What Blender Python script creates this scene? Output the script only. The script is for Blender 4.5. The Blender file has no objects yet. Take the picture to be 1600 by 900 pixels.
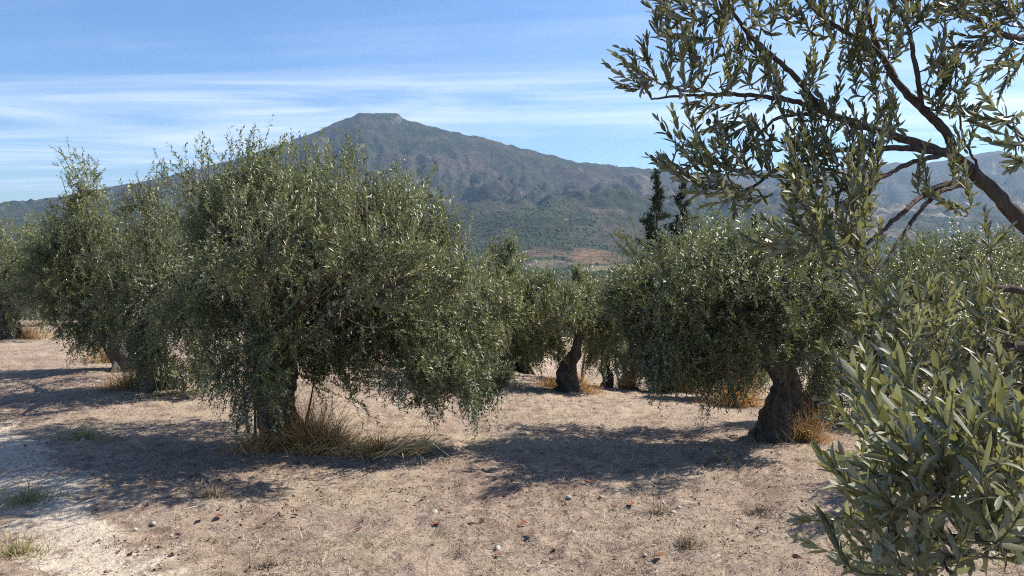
import bpy, math
import numpy as np
from mathutils import Matrix, Vector

R = math.radians
S = bpy.context.scene
COL = S.collection
rng = np.random.default_rng(7)

# ------------------------------------------------------------------ camera
FPX = 1186.0                       # focal length in photograph pixels (1600 wide)
PITCH = math.atan(75 / FPX)        # horizon stands 75 px above the centre
CAMZ = 1.6
cam_d = bpy.data.cameras.new('camera')
cam = bpy.data.objects.new('camera', cam_d)
COL.objects.link(cam)
cam_d.sensor_width = 36.0
cam_d.lens = 36.0 * FPX / 1600.0
cam_d.clip_start = 0.05
cam_d.clip_end = 30000
cam.location = (0, 0, CAMZ)
cam.rotation_euler = (math.pi / 2 - PITCH, 0, 0)
S.camera = cam

# ------------------------------------------------------------------ sun and sky
SUN = Vector((0.92, 0.42, 1.0)).normalized()
SUN_EL = math.asin(SUN.z)
SUN_AZ = math.atan2(SUN.x, SUN.y)
sun_d = bpy.data.lights.new('sun', 'SUN')
sun_d.energy = 5.0
sun_d.angle = R(0.53)
sun_d.color = (1.0, 0.93, 0.83)
sun = bpy.data.objects.new('sun', sun_d)
COL.objects.link(sun)
sun.rotation_euler = SUN.to_track_quat('Z', 'Y').to_euler()

W = bpy.data.worlds.new('World')
S.world = W
W.use_nodes = True


def build_world():
    nt = W.node_tree
    n, l = nt.nodes, nt.links
    n.clear()
    out = n.new('ShaderNodeOutputWorld')
    bg = n.new('ShaderNodeBackground')
    bg.inputs['Strength'].default_value = 0.072
    sky = n.new('ShaderNodeTexSky')
    sky.sky_type = 'NISHITA'
    sky.sun_disc = False
    sky.sun_elevation = SUN_EL
    sky.sun_rotation = SUN_AZ
    sky.altitude = 400
    sky.air_density = 1.15
    sky.dust_density = 0.6
    sky.ozone_density = 3.0
    # thin cirrus: stretched noise on a flat layer overhead
    geo = n.new('ShaderNodeNewGeometry')
    sep = n.new('ShaderNodeSeparateXYZ')
    l.new(geo.outputs['Incoming'], sep.inputs[0])

    def m(op, a, b=None, c=None):
        x = n.new('ShaderNodeMath')
        x.operation = op
        for i, v in enumerate((a, b, c)):
            if v is None:
                continue
            if isinstance(v, (int, float)):
                x.inputs[i].default_value = v
            else:
                l.new(v, x.inputs[i])
        return x.outputs[0]
    zz = m('MAXIMUM', m('MULTIPLY', sep.outputs[2], -1), 0.035)
    zz = m('ADD', zz, 0.02)
    u = m('DIVIDE', m('MULTIPLY', sep.outputs[0], -1), zz)
    v = m('DIVIDE', m('MULTIPLY', sep.outputs[1], -1), zz)
    comb = n.new('ShaderNodeCombineXYZ')
    l.new(u, comb.inputs[0])
    l.new(v, comb.inputs[1])

    def noise(scale, rot, sx, sy, off, detail, rough, dist):
        mp = n.new('ShaderNodeMapping')
        mp.inputs['Location'].default_value = off
        mp.inputs['Rotation'].default_value = (0, 0, rot)
        mp.inputs['Scale'].default_value = (sx, sy, 1)
        l.new(comb.outputs[0], mp.inputs[0])
        t = n.new('ShaderNodeTexNoise')
        t.inputs['Scale'].default_value = scale
        t.inputs['Detail'].default_value = detail
        t.inputs['Roughness'].default_value = rough
        t.inputs['Distortion'].default_value = dist
        l.new(mp.outputs[0], t.inputs['Vector'])
        return t.outputs[0]

    def ramp(x, a, b):
        r = n.new('ShaderNodeMapRange')
        r.interpolation_type = 'SMOOTHSTEP'
        r.inputs[1].default_value = a
        r.inputs[2].default_value = b
        l.new(x, r.inputs[0])
        return r.outputs[0]
    band = ramp(noise(1.0, R(-10), 0.085, 0.34, (3.1, 5.55, 0), 4, 0.55, 0.9), 0.42, 0.70)
    wisp = ramp(noise(1.0, R(-30), 0.28, 0.62, (1.3, 4.2, 0), 8, 0.56, 1.8), 0.24, 0.80)
    fine = ramp(noise(1.0, R(14), 0.25, 0.9, (8.3, 1.2, 2), 5, 0.6, 0.4), 0.40, 0.80)
    mask = m('ADD', m('MULTIPLY', m('MULTIPLY', band, wisp), 1.1), m('MULTIPLY', m('MULTIPLY', fine, wisp), 0.30))
    mask = m('MINIMUM', m('MULTIPLY', mask, 0.70), 0.8)
    mix = n.new('ShaderNodeMix')
    mix.data_type = 'RGBA'
    l.new(mask, mix.inputs[0])
    hs = n.new('ShaderNodeHueSaturation')
    hs.inputs['Saturation'].default_value = 1.12
    l.new(sky.outputs[0], hs.inputs['Color'])
    wb = n.new('ShaderNodeMix')
    wb.data_type = 'RGBA'
    wb.blend_type = 'MULTIPLY'
    wb.inputs[0].default_value = 1.0
    wb.inputs[7].default_value = (0.80, 0.95, 1.18, 1)
    l.new(hs.outputs[0], wb.inputs[6])
    l.new(wb.outputs[2], mix.inputs[6])
    mix.inputs[7].default_value = (9.6, 10.0, 10.4, 1)
    l.new(mix.outputs[2], bg.inputs[0])
    l.new(bg.outputs[0], out.inputs[0])


build_world()
S.view_settings.view_transform = 'Standard'
S.view_settings.look = 'None'
S.view_settings.exposure = 0.95
S.view_settings.gamma = 1.0
S.render.engine = 'CYCLES'
S.cycles.max_bounces = 6
S.cycles.diffuse_bounces = 1
S.cycles.glossy_bounces = 2
S.cycles.transmission_bounces = 3
S.cycles.volume_bounces = 0
S.cycles.transparent_max_bounces = 4
S.cycles.caustics_reflective = False
S.cycles.caustics_refractive = False
S.cycles.pixel_filter_type = 'BLACKMAN_HARRIS'
S.cycles.filter_width = 1.1
S.cycles.use_denoising = False
S.cycles.denoiser = 'OPENIMAGEDENOISE'

# ------------------------------------------------------------------ small maths
F_ = np.array([0, math.cos(PITCH), -math.sin(PITCH)])
U_ = np.array([0, math.sin(PITCH), math.cos(PITCH)])
X_ = np.array([1.0, 0, 0])
EYE = np.array([0, 0, CAMZ])


def ray(px, py):
    return F_ + X_ * ((px - 800) / FPX) + U_ * ((450 - py) / FPX)


def at(px, py, Y):
    """the point of the place seen at photograph pixel (px, py), Y metres ahead"""
    d = ray(px, py)
    return EYE + d * (Y / d[1])


def unit(v):
    return v / np.maximum(np.linalg.norm(v, axis=-1, keepdims=True), 1e-9)


def hash2(ix, iy, seed):
    h = (ix.astype(np.int64) * 374761393 + iy.astype(np.int64) * 668265263 + seed * 1442695041) & 0xFFFFFFFF
    h = ((h ^ (h >> 13)) * 1274126177) & 0xFFFFFFFF
    h = h ^ (h >> 16)
    return (h & 0xFFFF) / 65535.0


def noise2(x, y, seed=0):
    x = np.asarray(x, float)
    y = np.asarray(y, float)
    ix = np.floor(x)
    iy = np.floor(y)
    fx = x - ix
    fy = y - iy
    r = 0
    fxs = fx * fx * fx * (fx * (fx * 6 - 15) + 10)
    fys = fy * fy * fy * (fy * (fy * 6 - 15) + 10)

    def gr(dx, dy):
        a = hash2(ix + dx, iy + dy, seed) * 2 * np.pi
        return np.cos(a) * (fx - dx) + np.sin(a) * (fy - dy)
    a = gr(0, 0) + fxs * (gr(1, 0) - gr(0, 0))
    b = gr(0, 1) + fxs * (gr(1, 1) - gr(0, 1))
    return (a + fys * (b - a)) * 1.4


def fbm(x, y, oct=4, seed=0, gain=0.5):
    s = 0
    a = 1
    for i in range(oct):
        s = s + a * noise2(x, y, seed + i * 17)
        x = x * 2.03 + 11.3
        y = y * 2.03 + 5.7
        a *= gain
    return s


def smooth(a, b, x):
    t = np.clip((x - a) / (b - a), 0, 1)
    return t * t * (3 - 2 * t)


# ------------------------------------------------------------------ the lie of the land
GY = np.array([-60, 0, 2.6, 4.4, 6.8, 8.5, 12.5, 20, 30, 45, 70, 150, 300, 800, 1300, 2000, 2800, 4000, 9000.0])
GZ = np.array([0.5, 0, 0, -.53, -.58, -.62, -.74, -1.0, -1.6, -3.4, -8, -25, -44, -62, -60, -42, 0, 30, 30.0])


def near_z(x, y):
    x = np.asarray(x, float)
    y = np.asarray(y, float)
    z = 0
    for o in (-.6, -.2, .2, .6):
        z = z + np.interp(y + o, GY, GZ) / 4
    z = z - 0.10 * np.clip(y - 8, 0, 14) * smooth(-3, 4, x) * smooth(60, 30, y)
    # beyond the clearing the ground tips over into the valley
    z = z - 0.22 * np.clip(y - 15.8, 0, 12) * smooth(-5, 1.0, x) * smooth(60, 30, y)
    z = z + 0.05 * fbm(x * .45, y * .45, 3, 5) * smooth(1, 4, np.abs(y) + np.abs(x))
    return z


def relief(x, y):
    return .022 * fbm(x * 1.9, y * 1.9, 3, 41) + .032 * fbm(x * 6, y * 6, 3, 43) * smooth(25, 8, y)


RIDGES = []


def ridge(pts, width, power):
    P = np.array([at(px, py, Y) for px, py, Y in pts])
    RIDGES.append((P, width, power))


ridge([(-500, 352, 5200), (-200, 338, 4900), (0, 322, 4700), (90, 309, 4600), (180, 293, 4500), (300, 268, 4350), (380, 247, 4300), (450, 222, 4250),
       (490, 207, 4200), (530, 188, 4200), (558, 180, 4200), (622, 181, 4200), (640, 187, 4190), (660, 193, 4180), (700, 203, 4150), (760, 216, 4100),
       (840, 237, 4000), (900, 252, 3950), (960, 259, 3950), (1040, 265, 4050), (1120, 276, 4300), (1200, 290, 4500)], 2300, 1.45)
ridge([(1000, 282, 6000), (1100, 272, 5900), (1200, 264, 5800), (1300, 262, 5700), (1400, 257, 5600), (1480, 248, 5500),
       (1540, 239, 5400), (1600, 244, 5400), (1750, 238, 5400), (2100, 250, 5200)], 3400, 1.5)
# spurs running down towards the valley
ridge([(698, 222, 3950), (690, 250, 3600), (720, 300, 3150), (760, 335, 2850)], 700, 1.2)
ridge([(843, 250, 3820), (850, 265, 3600), (870, 295, 3200), (900, 318, 2900)], 650, 1.2)
ridge([(535, 210, 4000), (500, 245, 3600), (520, 300, 3100)], 700, 1.2)
ridge([(965, 270, 3780), (985, 287, 3500), (1010, 318, 3100)], 600, 1.2)
ridge([(300, 268, 4350), (280, 305, 3700), (300, 335, 3200)], 700, 1.2)
ridge([(1400, 257, 5600), (1360, 290, 4800), (1330, 322, 4000)], 900, 1.2)
ridge([(1560, 239, 5400), (1580, 280, 4600), (1560, 320, 3900)], 900, 1.2)
HILLS = [(905, 332, 2650, 330, 260), (985, 352, 2500, 260, 220), (780, 358, 2250, 330, 200), (860, 390, 1750, 240, 140),
         (600, 340, 2500, 350, 250), (1480, 345, 3300, 420, 260)]
MESA = at(592, 190, 4200)


def land_z(x, y):
    x = np.asarray(x, float)
    y = np.asarray(y, float)
    base = near_z(x, y)
    far = smooth(60, 400, y)
    base = base + far * 9 * fbm(x / 260, y / 260, 3, 31)
    top = np.zeros_like(base)
    q = 14.0
    acc = np.zeros_like(base)
    crest = np.full(base.shape, 1e12)
    wx = x + 130 * fbm(x / 700, y / 700, 3, 71)
    wy = y + 130 * fbm(x / 700, y / 700, 3, 91)
    for P, width, power in RIDGES:
        bd = np.full(base.shape, 1e12)
        bz = np.zeros(base.shape)
        for a, b in zip(P[:-1], P[1:]):
            ab = b[:2] - a[:2]
            # the ridge line itself stays where it is; only the flanks are warped
            t = np.clip(((x - a[0]) * ab[0] + (y - a[1]) * ab[1]) / (ab @ ab), 0, 1)
            d0 = np.hypot(x - a[0] - t * ab[0], y - a[1] - t * ab[1])
            t2 = np.clip(((wx - a[0]) * ab[0] + (wy - a[1]) * ab[1]) / (ab @ ab), 0, 1)
            d1 = np.hypot(wx - a[0] - t2 * ab[0], wy - a[1] - t2 * ab[1])
            k = smooth(20, 500, d0)
            d = d0 * (1 - k) + d1 * k
            z = a[2] + t * (b[2] - a[2])
            up = d < bd
            bd = np.where(up, d, bd)
            bz = np.where(up, z, bz)
        if width > 2000:
            crest = np.minimum(crest, bd)
        h = np.clip(bz - base, 0, None) * np.clip(1 - bd / width, 0, 1) ** power
        acc = acc + (h / 100) ** q
    top = 100 * acc ** (1 / q)
    z = base + top
    for px, py, Y, rx, ry in HILLS:
        c = at(px, py, Y)
        e = np.exp(-((x - c[0]) / rx) ** 2 - ((y - c[1]) / ry) ** 2)
        z = z + np.clip(c[2] + 20 - near_z(c[0], c[1]) - 0.0, 10, None) * e * 0.75 * np.exp(-np.clip(top - 40, 0, None) / 160)
    # gullies
    g = 1 - np.abs(fbm(x / 330 + 3, y / 520, 4, 201))
    flank = smooth(15, 180, top)
    ridge_keep = smooth(60, 750, crest)
    z = z - flank * 135 * (1 - g) * ridge_keep
    g2 = np.abs(fbm(x / 120 + 9, y / 210, 3, 231))
    z = z - flank * 55 * g2 * ridge_keep
    z = z + smooth(10, 120, top) * 7 * fbm(x / 60, y / 60, 3, 301)
    # the flat rock table on the summit
    rr = np.hypot((x - MESA[0]) / 1.0, (y - MESA[1]) / 1.2) * (1 + .10 * fbm(x / 50, y / 50, 3, 13))
    z = z + 17 * (1 - smooth(112, 135, rr)) * (1 - .12 * smooth(-60, 130, x - MESA[0]))
    return z


def ground_hit(px, py, tmax=24.0):
    d = ray(px, py)
    d = d / d[1]
    ts = np.linspace(1.2, tmax, 6000)
    z = CAMZ + d[2] * ts
    g = near_z(d[0] * ts, ts)
    k = np.argmax(z <= g)
    if z[k] > g[k]:
        k = np.argmin((z - g) / ts)
    return np.array([d[0] * ts[k], ts[k], g[k]])


def land_hit(px, py, lo=500, hi=7000):
    d = ray(px, py)
    d = d / d[1]
    ts = np.geomspace(lo, hi, 3000)
    z = CAMZ + d[2] * ts
    g = land_z(d[0] * ts, ts)
    k = np.argmax(z <= g)
    return np.array([d[0] * ts[k], ts[k], g[k]])


# ------------------------------------------------------------------ materials
class NT:
    def __init__(self, name):
        self.m = bpy.data.materials.new(name)
        self.m.use_nodes = True
        self.t = self.m.node_tree
        self.t.nodes.clear()
        self.out = self.new('ShaderNodeOutputMaterial')

    def new(self, t, **kw):
        x = self.t.nodes.new(t)
        for k, v in kw.items():
            setattr(x, k, v)
        return x

    def put(self, sock, v):
        if isinstance(v, bpy.types.NodeSocket):
            self.t.links.new(v, sock)
        elif isinstance(v, tuple) and len(v) == 3 and sock.type == 'RGBA':
            sock.default_value = (*v, 1)
        else:
            sock.default_value = v

    def math(self, op, a, b=0.0):
        x = self.new('ShaderNodeMath', operation=op)
        self.put(x.inputs[0], a)
        self.put(x.inputs[1], b)
        return x.outputs[0]

    def noise(self, scale, detail=4, rough=0.55, vec=None, dist=0.0):
        x = self.new('ShaderNodeTexNoise')
        x.inputs['Scale'].default_value = scale
        x.inputs['Detail'].default_value = detail
        x.inputs['Roughness'].default_value = rough
        x.inputs['Distortion'].default_value = dist
        if vec is not None:
            self.put(x.inputs['Vector'], vec)
        return x.outputs[0]

    def ramp(self, x, stops):
        r = self.new('ShaderNodeValToRGB')
        e = r.color_ramp.elements
        while len(e) < len(stops):
            e.new(0.5)
        for el, (p, c) in zip(e, stops):
            el.position = p
            el.color = (*c, 1)
        self.put(r.inputs[0], x)
        return r.outputs[0]

    def mix(self, f, a, b, blend='MIX'):
        x = self.new('ShaderNodeMix', data_type='RGBA', blend_type=blend)
        self.put(x.inputs[0], f)
        self.put(x.inputs[6], a)
        self.put(x.inputs[7], b)
        return x.outputs[2]

    def attr(self, name, color=False):
        x = self.new('ShaderNodeAttribute', attribute_name=name)
        return x.outputs['Color'] if color else x.outputs['Fac']

    def maprange(self, x, a, b, c=0.0, d=1.0):
        r = self.new('ShaderNodeMapRange')
        self.put(r.inputs[0], x)
        for i, v in enumerate((a, b, c, d)):
            r.inputs[i + 1].default_value = v
        return r.outputs[0]

    def pos(self):
        return self.new('ShaderNodeNewGeometry').outputs['Position']

    def bump(self, h, dist, strength=1.0):
        b = self.new('ShaderNodeBump')
        b.inputs['Distance'].default_value = dist
        b.inputs['Strength'].default_value = strength
        self.put(b.inputs['Height'], h)
        return b.outputs[0]

    def principled(self, color, rough=0.8, spec=0.3, normal=None):
        p = self.new('ShaderNodeBsdfPrincipled')
        self.put(p.inputs['Base Color'], color)
        self.put(p.inputs['Roughness'], rough)
        p.inputs['Specular IOR Level'].default_value = spec
        if normal is not None:
            self.put(p.inputs['Normal'], normal)
        return p.outputs[0]

    def done(self, sh):
        self.t.links.new(sh, self.out.inputs['Surface'])
        return self.m


def leaf_material(name, stops, under, rough=0.42, spec=0.5, transl=0.16, tcol=(0.20, 0.24, 0.05)):
    k = NT(name)
    tint = k.attr('tint')
    top = k.ramp(tint, stops)
    back = k.new('ShaderNodeNewGeometry').outputs['Backfacing']
    col = k.mix(back, top, under)
    rg = k.mix(back, (rough,) * 3, (0.6,) * 3)
    p = k.principled(col, rg, spec)
    t = k.new('ShaderNodeBsdfTranslucent')
    # darker tints pass less light, keeping the backlit upper near sprays dim
    k.put(t.inputs[0], k.mix(tint, tuple(v * .35 for v in tcol), tuple(v * 1.45 for v in tcol)))
    mx = k.new('ShaderNodeMixShader')
    mx.inputs[0].default_value = transl
    k.t.links.new(p, mx.inputs[1])
    k.t.links.new(t.outputs[0], mx.inputs[2])
    return k.done(mx.outputs[0])


OLIVE = [(0.0, (.055, .071, .026)), (0.45, (.118, .138, .049)), (0.8, (.205, .212, .076)), (1.0, (.29, .26, .10))]
M_LEAF = leaf_material('olive_leaf', OLIVE, transl=.22, tcol=(.26, .30, .08), under=(.24, .26, .17))
M_NEAR = leaf_material('near_olive_leaf', [(0.0, (.055, .065, .032)), (0.5, (.105, .115, .052)), (0.85, (.170, .172, .074)), (1.0, (.25, .21, .09))],
                       (.28, .29, .21), rough=0.38, spec=0.5, transl=0.25, tcol=(.29, .29, .09))
M_CONIFER = leaf_material('conifer_leaf', [(0, (.014, .024, .016)), (1, (.035, .05, .028))], (.03, .045, .028), rough=.7, spec=.2, transl=.05)
M_YELLOW = leaf_material('yellow_green_leaf', [(0, (.07, .10, .025)), (.6, (.15, .17, .04)), (1, (.30, .27, .06))], (.17, .19, .06), rough=.6, spec=.3, transl=.25)


def bark_material(name, a, b, c, scale):
    k = NT(name)
    p = k.pos()
    mp = k.new('ShaderNodeMapping')
    mp.inputs['Scale'].default_value = (1, 1, .25)
    k.put(mp.inputs[0], p)
    n1 = k.noise(scale, 7, .65, mp.outputs[0], .6)
    n2 = k.noise(scale * .25, 3, .5, p)
    col = k.ramp(n1, [(.28, a), (.5, b), (.75, c)])
    col = k.mix(k.maprange(n2, .45, .7), col, (.15, .14, .12))
    return k.done(k.principled(col, .9, .15, k.bump(n1, .06, 1.0)))


M_BARK = bark_material('olive_bark', (.035, .028, .022), (.10, .085, .068), (.21, .18, .15), 22)
M_LIMB = bark_material('near_limb_bark', (.075, .050, .040), (.17, .120, .098), (.27, .22, .185), 60)
k = NT('twig_bark')
M_TWIG = k.done(k.principled(k.ramp(k.noise(30), [(.3, (.10, .085, .06)), (.7, (.22, .19, .14))]), .8, .2))
k = NT('olive_fruit')
M_FRUIT = k.done(k.principled(k.ramp(k.noise(60), [(.35, (.012, .010, .014)), (.7, (.035, .025, .03))]), .35, .5))


def blade_material(name, stops, transl=.2):
    k = NT(name)
    col = k.ramp(k.attr('tint'), stops)
    p = k.principled(col, .7, .25)
    t = k.new('ShaderNodeBsdfTranslucent')
    k.put(t.inputs[0], col)
    mx = k.new('ShaderNodeMixShader')
    mx.inputs[0].default_value = transl
    k.t.links.new(p, mx.inputs[1])
    k.t.links.new(t.outputs[0], mx.inputs[2])
    return k.done(mx.outputs[0])


M_STRAW = blade_material('dry_straw', [(0, (0.115, 0.079, 0.056)), (.35, (0.265, 0.197, 0.135)), (.7, (0.407, 0.324, 0.225)), (1, (0.549, 0.472, 0.354))], .15)
M_ORANGE = blade_material('orange_dry_grass', [(0, (0.240, 0.120, 0.048)), (.4, (0.480, 0.276, 0.108)), (.8, (0.696, 0.480, 0.204)), (1, (0.800, 0.696, 0.396))], .3)
M_GREENGRASS = blade_material('pale_green_grass', [(0, (.17, .16, .07)), (.5, (.34, .31, .14)), (1, (.52, .45, .25))], .3)
M_LITTER = blade_material('leaf_litter', [(0, (.07, .045, .035)), (.5, (.13, .075, .052)), (.85, (.17, .085, .05)), (1, (.24, .16, .10))], .1)
k = NT('dead_leaf')
M_DEAD = k.done(k.principled(k.ramp(k.new('ShaderNodeObjectInfo').outputs['Random'],
                                    [(0, (.07, .030, .022)), (.5, (.16, .060, .035)), (1, (.22, .09, .04))]), .6, .3))
k = NT('pale_stone')
M_GRIT = None
M_STONE = k.done(k.principled(k.ramp(k.noise(35, 6), [(.3, (.36, .32, .27)), (.65, (.60, .56, .50))]), .85, .2, k.bump(k.noise(90), .004)))


k = NT('grit')
M_GRIT = k.done(k.principled(k.ramp(k.noise(9, 3), [(.35, (.16, .115, .085)), (.55, (.34, .28, .22)), (.75, (.50, .45, .38))]), .9, .15))


def ground_material():
    k = NT('dry_earth')
    p = k.pos()
    big = k.noise(.55, 5, .6, p)
    mid = k.noise(3.2, 6, .65, p)
    fine = k.noise(26, 7, .7, p)
    grit = k.noise(120, 4, .65, p)
    earth = k.ramp(mid, [(.30, (0.214, 0.157, 0.119)), (.5, (0.313, 0.237, 0.183)), (.72, (0.407, 0.321, 0.253))])
    straw = k.ramp(fine, [(.28, (0.157, 0.114, 0.087)), (.5, (0.360, 0.278, 0.213)), (.75, (0.583, 0.475, 0.371))])
    col = k.mix(k.maprange(big, .35, .62, .35, .85), earth, straw)
    # thatch: fine fibres lying in all directions
    for rot, seed in ((.4, 0), (1.5, 3), (2.5, 6)):
        mp = k.new('ShaderNodeMapping')
        mp.inputs['Rotation'].default_value = (0, 0, rot)
        mp.inputs['Location'].default_value = (seed, seed, 0)
        mp.inputs['Scale'].default_value = (16, 130, 1)
        k.put(mp.inputs[0], p)
        f = k.noise(1.0, 3, .6, mp.outputs[0], .8)
        col = k.mix(k.maprange(f, .60, .72, 0, .55), col, (0.583, 0.465, 0.342))
        col = k.mix(k.maprange(f, .40, .30, 0, .5), col, (0.146, 0.101, 0.076))
    col = k.mix(k.maprange(grit, .55, .75, 0, .35), col, (0.574, 0.485, 0.401))
    clod = k.noise(5.5, 5, .7, p, .4)
    col = k.mix(k.maprange(clod, .51, .36, 0, .80), col, (0.137, 0.099, 0.076))
    col = k.mix(k.maprange(k.noise(1.1, 4, .6, p), .52, .70, 0, .40), col, (0.274, 0.221, 0.176))
    pat = k.noise(.8, 5, .65, p, .5)
    col = k.mix(k.maprange(pat, .50, .64, 0, .55), col, (0.430, 0.349, 0.238))
    col = k.mix(k.maprange(pat, .46, .34, 0, .50), col, (0.196, 0.132, 0.102))
    # reddish leaf crumbs
    red = k.noise(11, 5, .6, p)
    col = k.mix(k.maprange(red, .60, .70, 0, .45), col, (0.229, 0.106, 0.073))
    # the pale dust of the cart track
    tr = k.attr('track')
    tr = k.math('ADD', tr, k.math('MULTIPLY', k.math('SUBTRACT', mid, .5), 3.0))
    tr = k.math('ADD', tr, k.math('MULTIPLY', k.math('SUBTRACT', fine, .5), 1.2))
    col = k.mix(k.maprange(tr, .45, .75), col, k.ramp(fine, [(.3, (.36, .30, .23)), (.7, (.66, .585, .47))]))
    h = k.math('ADD', k.math('MULTIPLY', fine, .7), k.math('MULTIPLY', grit, .3))
    return k.done(k.principled(col, .95, .12, k.bump(h, .045, .9)))


def land_material():
    k = NT('maquis_hillside')
    p = k.pos()
    col = k.attr('cover', True)
    s1 = k.noise(.085, 5, .7, p)
    s2 = k.noise(.013, 4, .6, p)
    col = k.mix(1.0, col, k.ramp(s1, [(.34, (.30, .36, .30)), (.5, (.90, .92, .90)), (.66, (1.8, 1.65, 1.5))]), 'MULTIPLY')
    col = k.mix(1.0, col, k.ramp(s2, [(.36, (.52, .64, .55)), (.64, (1.42, 1.28, 1.18))]), 'MULTIPLY')
    return k.done(k.principled(col, .95, .1, k.bump(s1, 6.0, .8)))


M_GROUND = ground_material()
M_LAND = land_material()
k = NT('far_tree')
fc = k.attr('cover', True)
M_FARTREE = k.done(k.principled(fc, .95, .1))


# ------------------------------------------------------------------ mesh helpers
def mesh_np(name, V, faces, smooth_=False, attrs=None, mat=None):
    """faces: (n,3) or (n,4) int array"""
    me = bpy.data.meshes.new(name)
    V = np.ascontiguousarray(V, dtype=np.float32)
    faces = np.ascontiguousarray(faces, dtype=np.int32)
    n, kk = faces.shape
    me.vertices.add(len(V))
    me.vertices.foreach_set('co', V.ravel())
    me.loops.add(n * kk)
    me.loops.foreach_set('vertex_index', faces.ravel())
    me.polygons.add(n)
    me.polygons.foreach_set('loop_start', np.arange(0, n * kk, kk, dtype=np.int32))
    try:
        me.polygons.foreach_set('loop_total', np.full(n, kk, dtype=np.int32))
    except Exception:
        pass
    me.update(calc_edges=True)
    if smooth_:
        me.polygons.foreach_set('use_smooth', np.ones(n, dtype=bool))
    for an, (ty, data) in (attrs or {}).items():
        a = me.attributes.new(an, ty, 'POINT')
        if ty == 'FLOAT':
            a.data.foreach_set('value', np.ascontiguousarray(data, dtype=np.float32).ravel())
        else:
            a.data.foreach_set('color', np.ascontiguousarray(data, dtype=np.float32).ravel())
    if mat is not None:
        me.materials.append(mat)
    return me


def obj(name, me, parent=None, kind=None, label=None, cat=None, group=None, loc=None):
    o = bpy.data.objects.new(name, me)
    COL.objects.link(o)
    if parent is not None:
        o.parent = parent
    if loc is not None:
        o.location = tuple(float(v) for v in loc)
    if kind:
        o['kind'] = kind
    if label:
        o['label'] = label
    if cat:
        o['category'] = cat
    if group:
        o['group'] = group
    return o


def grid_faces(nr, nc):
    i = np.arange(nr - 1)[:, None] * nc + np.arange(nc - 1)[None, :]
    return np.stack([i, i + 1, i + nc + 1, i + nc], -1).reshape(-1, 4)


def frames(T):
    ref = np.where(np.abs(T[:, 2:3]) < .9, np.array([[0, 0, 1.0]]), np.array([[1.0, 0, 0]]))
    e1 = unit(np.cross(ref, T))
    e2 = np.cross(T, e1)
    return e1, e2


def smooth_path(P, n):
    """Catmull-Rom through rows of P (any width)"""
    P = np.asarray(P, float)
    Q = np.vstack([2 * P[0] - P[1], P, 2 * P[-1] - P[-2]])
    m = len(P) - 1
    t = np.linspace(0, m - 1e-6, n)
    i = t.astype(int)
    f = (t - i)[:, None]
    a, b, c, d = Q[i], Q[i + 1], Q[i + 2], Q[i + 3]
    return .5 * ((2 * b) + (-a + c) * f + (2 * a - 5 * b + 4 * c - d) * f ** 2 + (-a + 3 * b - 3 * c + d) * f ** 3)


def tube(P, Rd, nseg=8, lump=0.0, seed=0, flute=0.0):
    P = np.asarray(P, float)
    Rd = np.asarray(Rd, float)
    T = unit(np.gradient(P, axis=0))
    e1, e2 = frames(T)
    for i in range(1, len(P)):     # keep the frame from spinning
        v = e1[i - 1] - T[i] * (e1[i - 1] @ T[i])
        e1[i] = v / max(np.linalg.norm(v), 1e-9)
        e2[i] = np.cross(T[i], e1[i])
    a = np.linspace(0, 2 * np.pi, nseg, endpoint=False)
    ca, sa = np.cos(a), np.sin(a)
    s = np.concatenate([[0], np.cumsum(np.linalg.norm(np.diff(P, axis=0), axis=1))])
    rr = np.repeat(Rd[:, None], nseg, 1)
    if lump:
        sc = 1 / max(Rd.mean(), 1e-3)
        AA, SS = np.meshgrid(a, s)
        rr = rr * (1 + lump * fbm(np.cos(AA) * 1.4 + seed * 3.1 + 9, np.sin(AA) * 1.4 + SS * sc * .55 + seed, 4, seed))
        if flute:
            rr = rr * (1 - .30 * np.clip(.42 - np.abs(fbm(np.cos(AA) * 2.6 + 4, np.sin(AA) * 2.6 + SS * sc * .14 + seed, 3, seed + 5)), 0, 1))
            rr = rr * (1 + .55 * np.exp(-SS * sc * .75) * np.clip(np.cos(AA * 4 + seed * 2), 0, 1))
            rr = rr * (1 + flute * np.cos(AA * 5 + SS * sc * .35 + seed) * np.exp(-SS * sc * .10))
    V = P[:, None] + rr[..., None] * (ca[None, :, None] * e1[:, None] + sa[None, :, None] * e2[:, None])
    n = len(P)
    V = V.reshape(-1, 3)
    i = np.arange(n - 1)[:, None] * nseg
    j = np.arange(nseg)[None, :]
    j2 = (j + 1) % nseg
    Fc = np.stack([i + j, i + j2, i + nseg + j2, i + nseg + j], -1).reshape(-1, 4)
    # end caps as a collapsed ring
    V = np.vstack([V, P[-1:] + T[-1:] * Rd[-1] * .5])
    tip = len(V) - 1
    last = (n - 1) * nseg
    cap = np.stack([last + j[0], last + j2[0], np.full(nseg, tip), np.full(nseg, tip)], -1)
    return V, Fc, cap


class Bag:
    """collects tubes for one joined mesh"""
    def __init__(self):
        self.V = []
        self.F = []
        self.n = 0

    def add(self, V, F):
        self.V.append(V)
        self.F.append(F + self.n)
        self.n += len(V)

    def tube(self, *a, **kw):
        V, Fc, cap = tube(*a, **kw)
        tri = np.vstack([Fc[:, [0, 1, 2]], Fc[:, [0, 2, 3]], cap[:, :3]])
        self.add(V, tri)

    def mesh(self, name, mat, smooth_=True):
        return mesh_np(name, np.vstack(self.V), np.vstack(self.F), smooth_, None, mat)


def tube_mesh(name, mat, *a, **kw):
    b = Bag()
    b.tube(*a, **kw)
    return b.mesh(name, mat)


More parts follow.
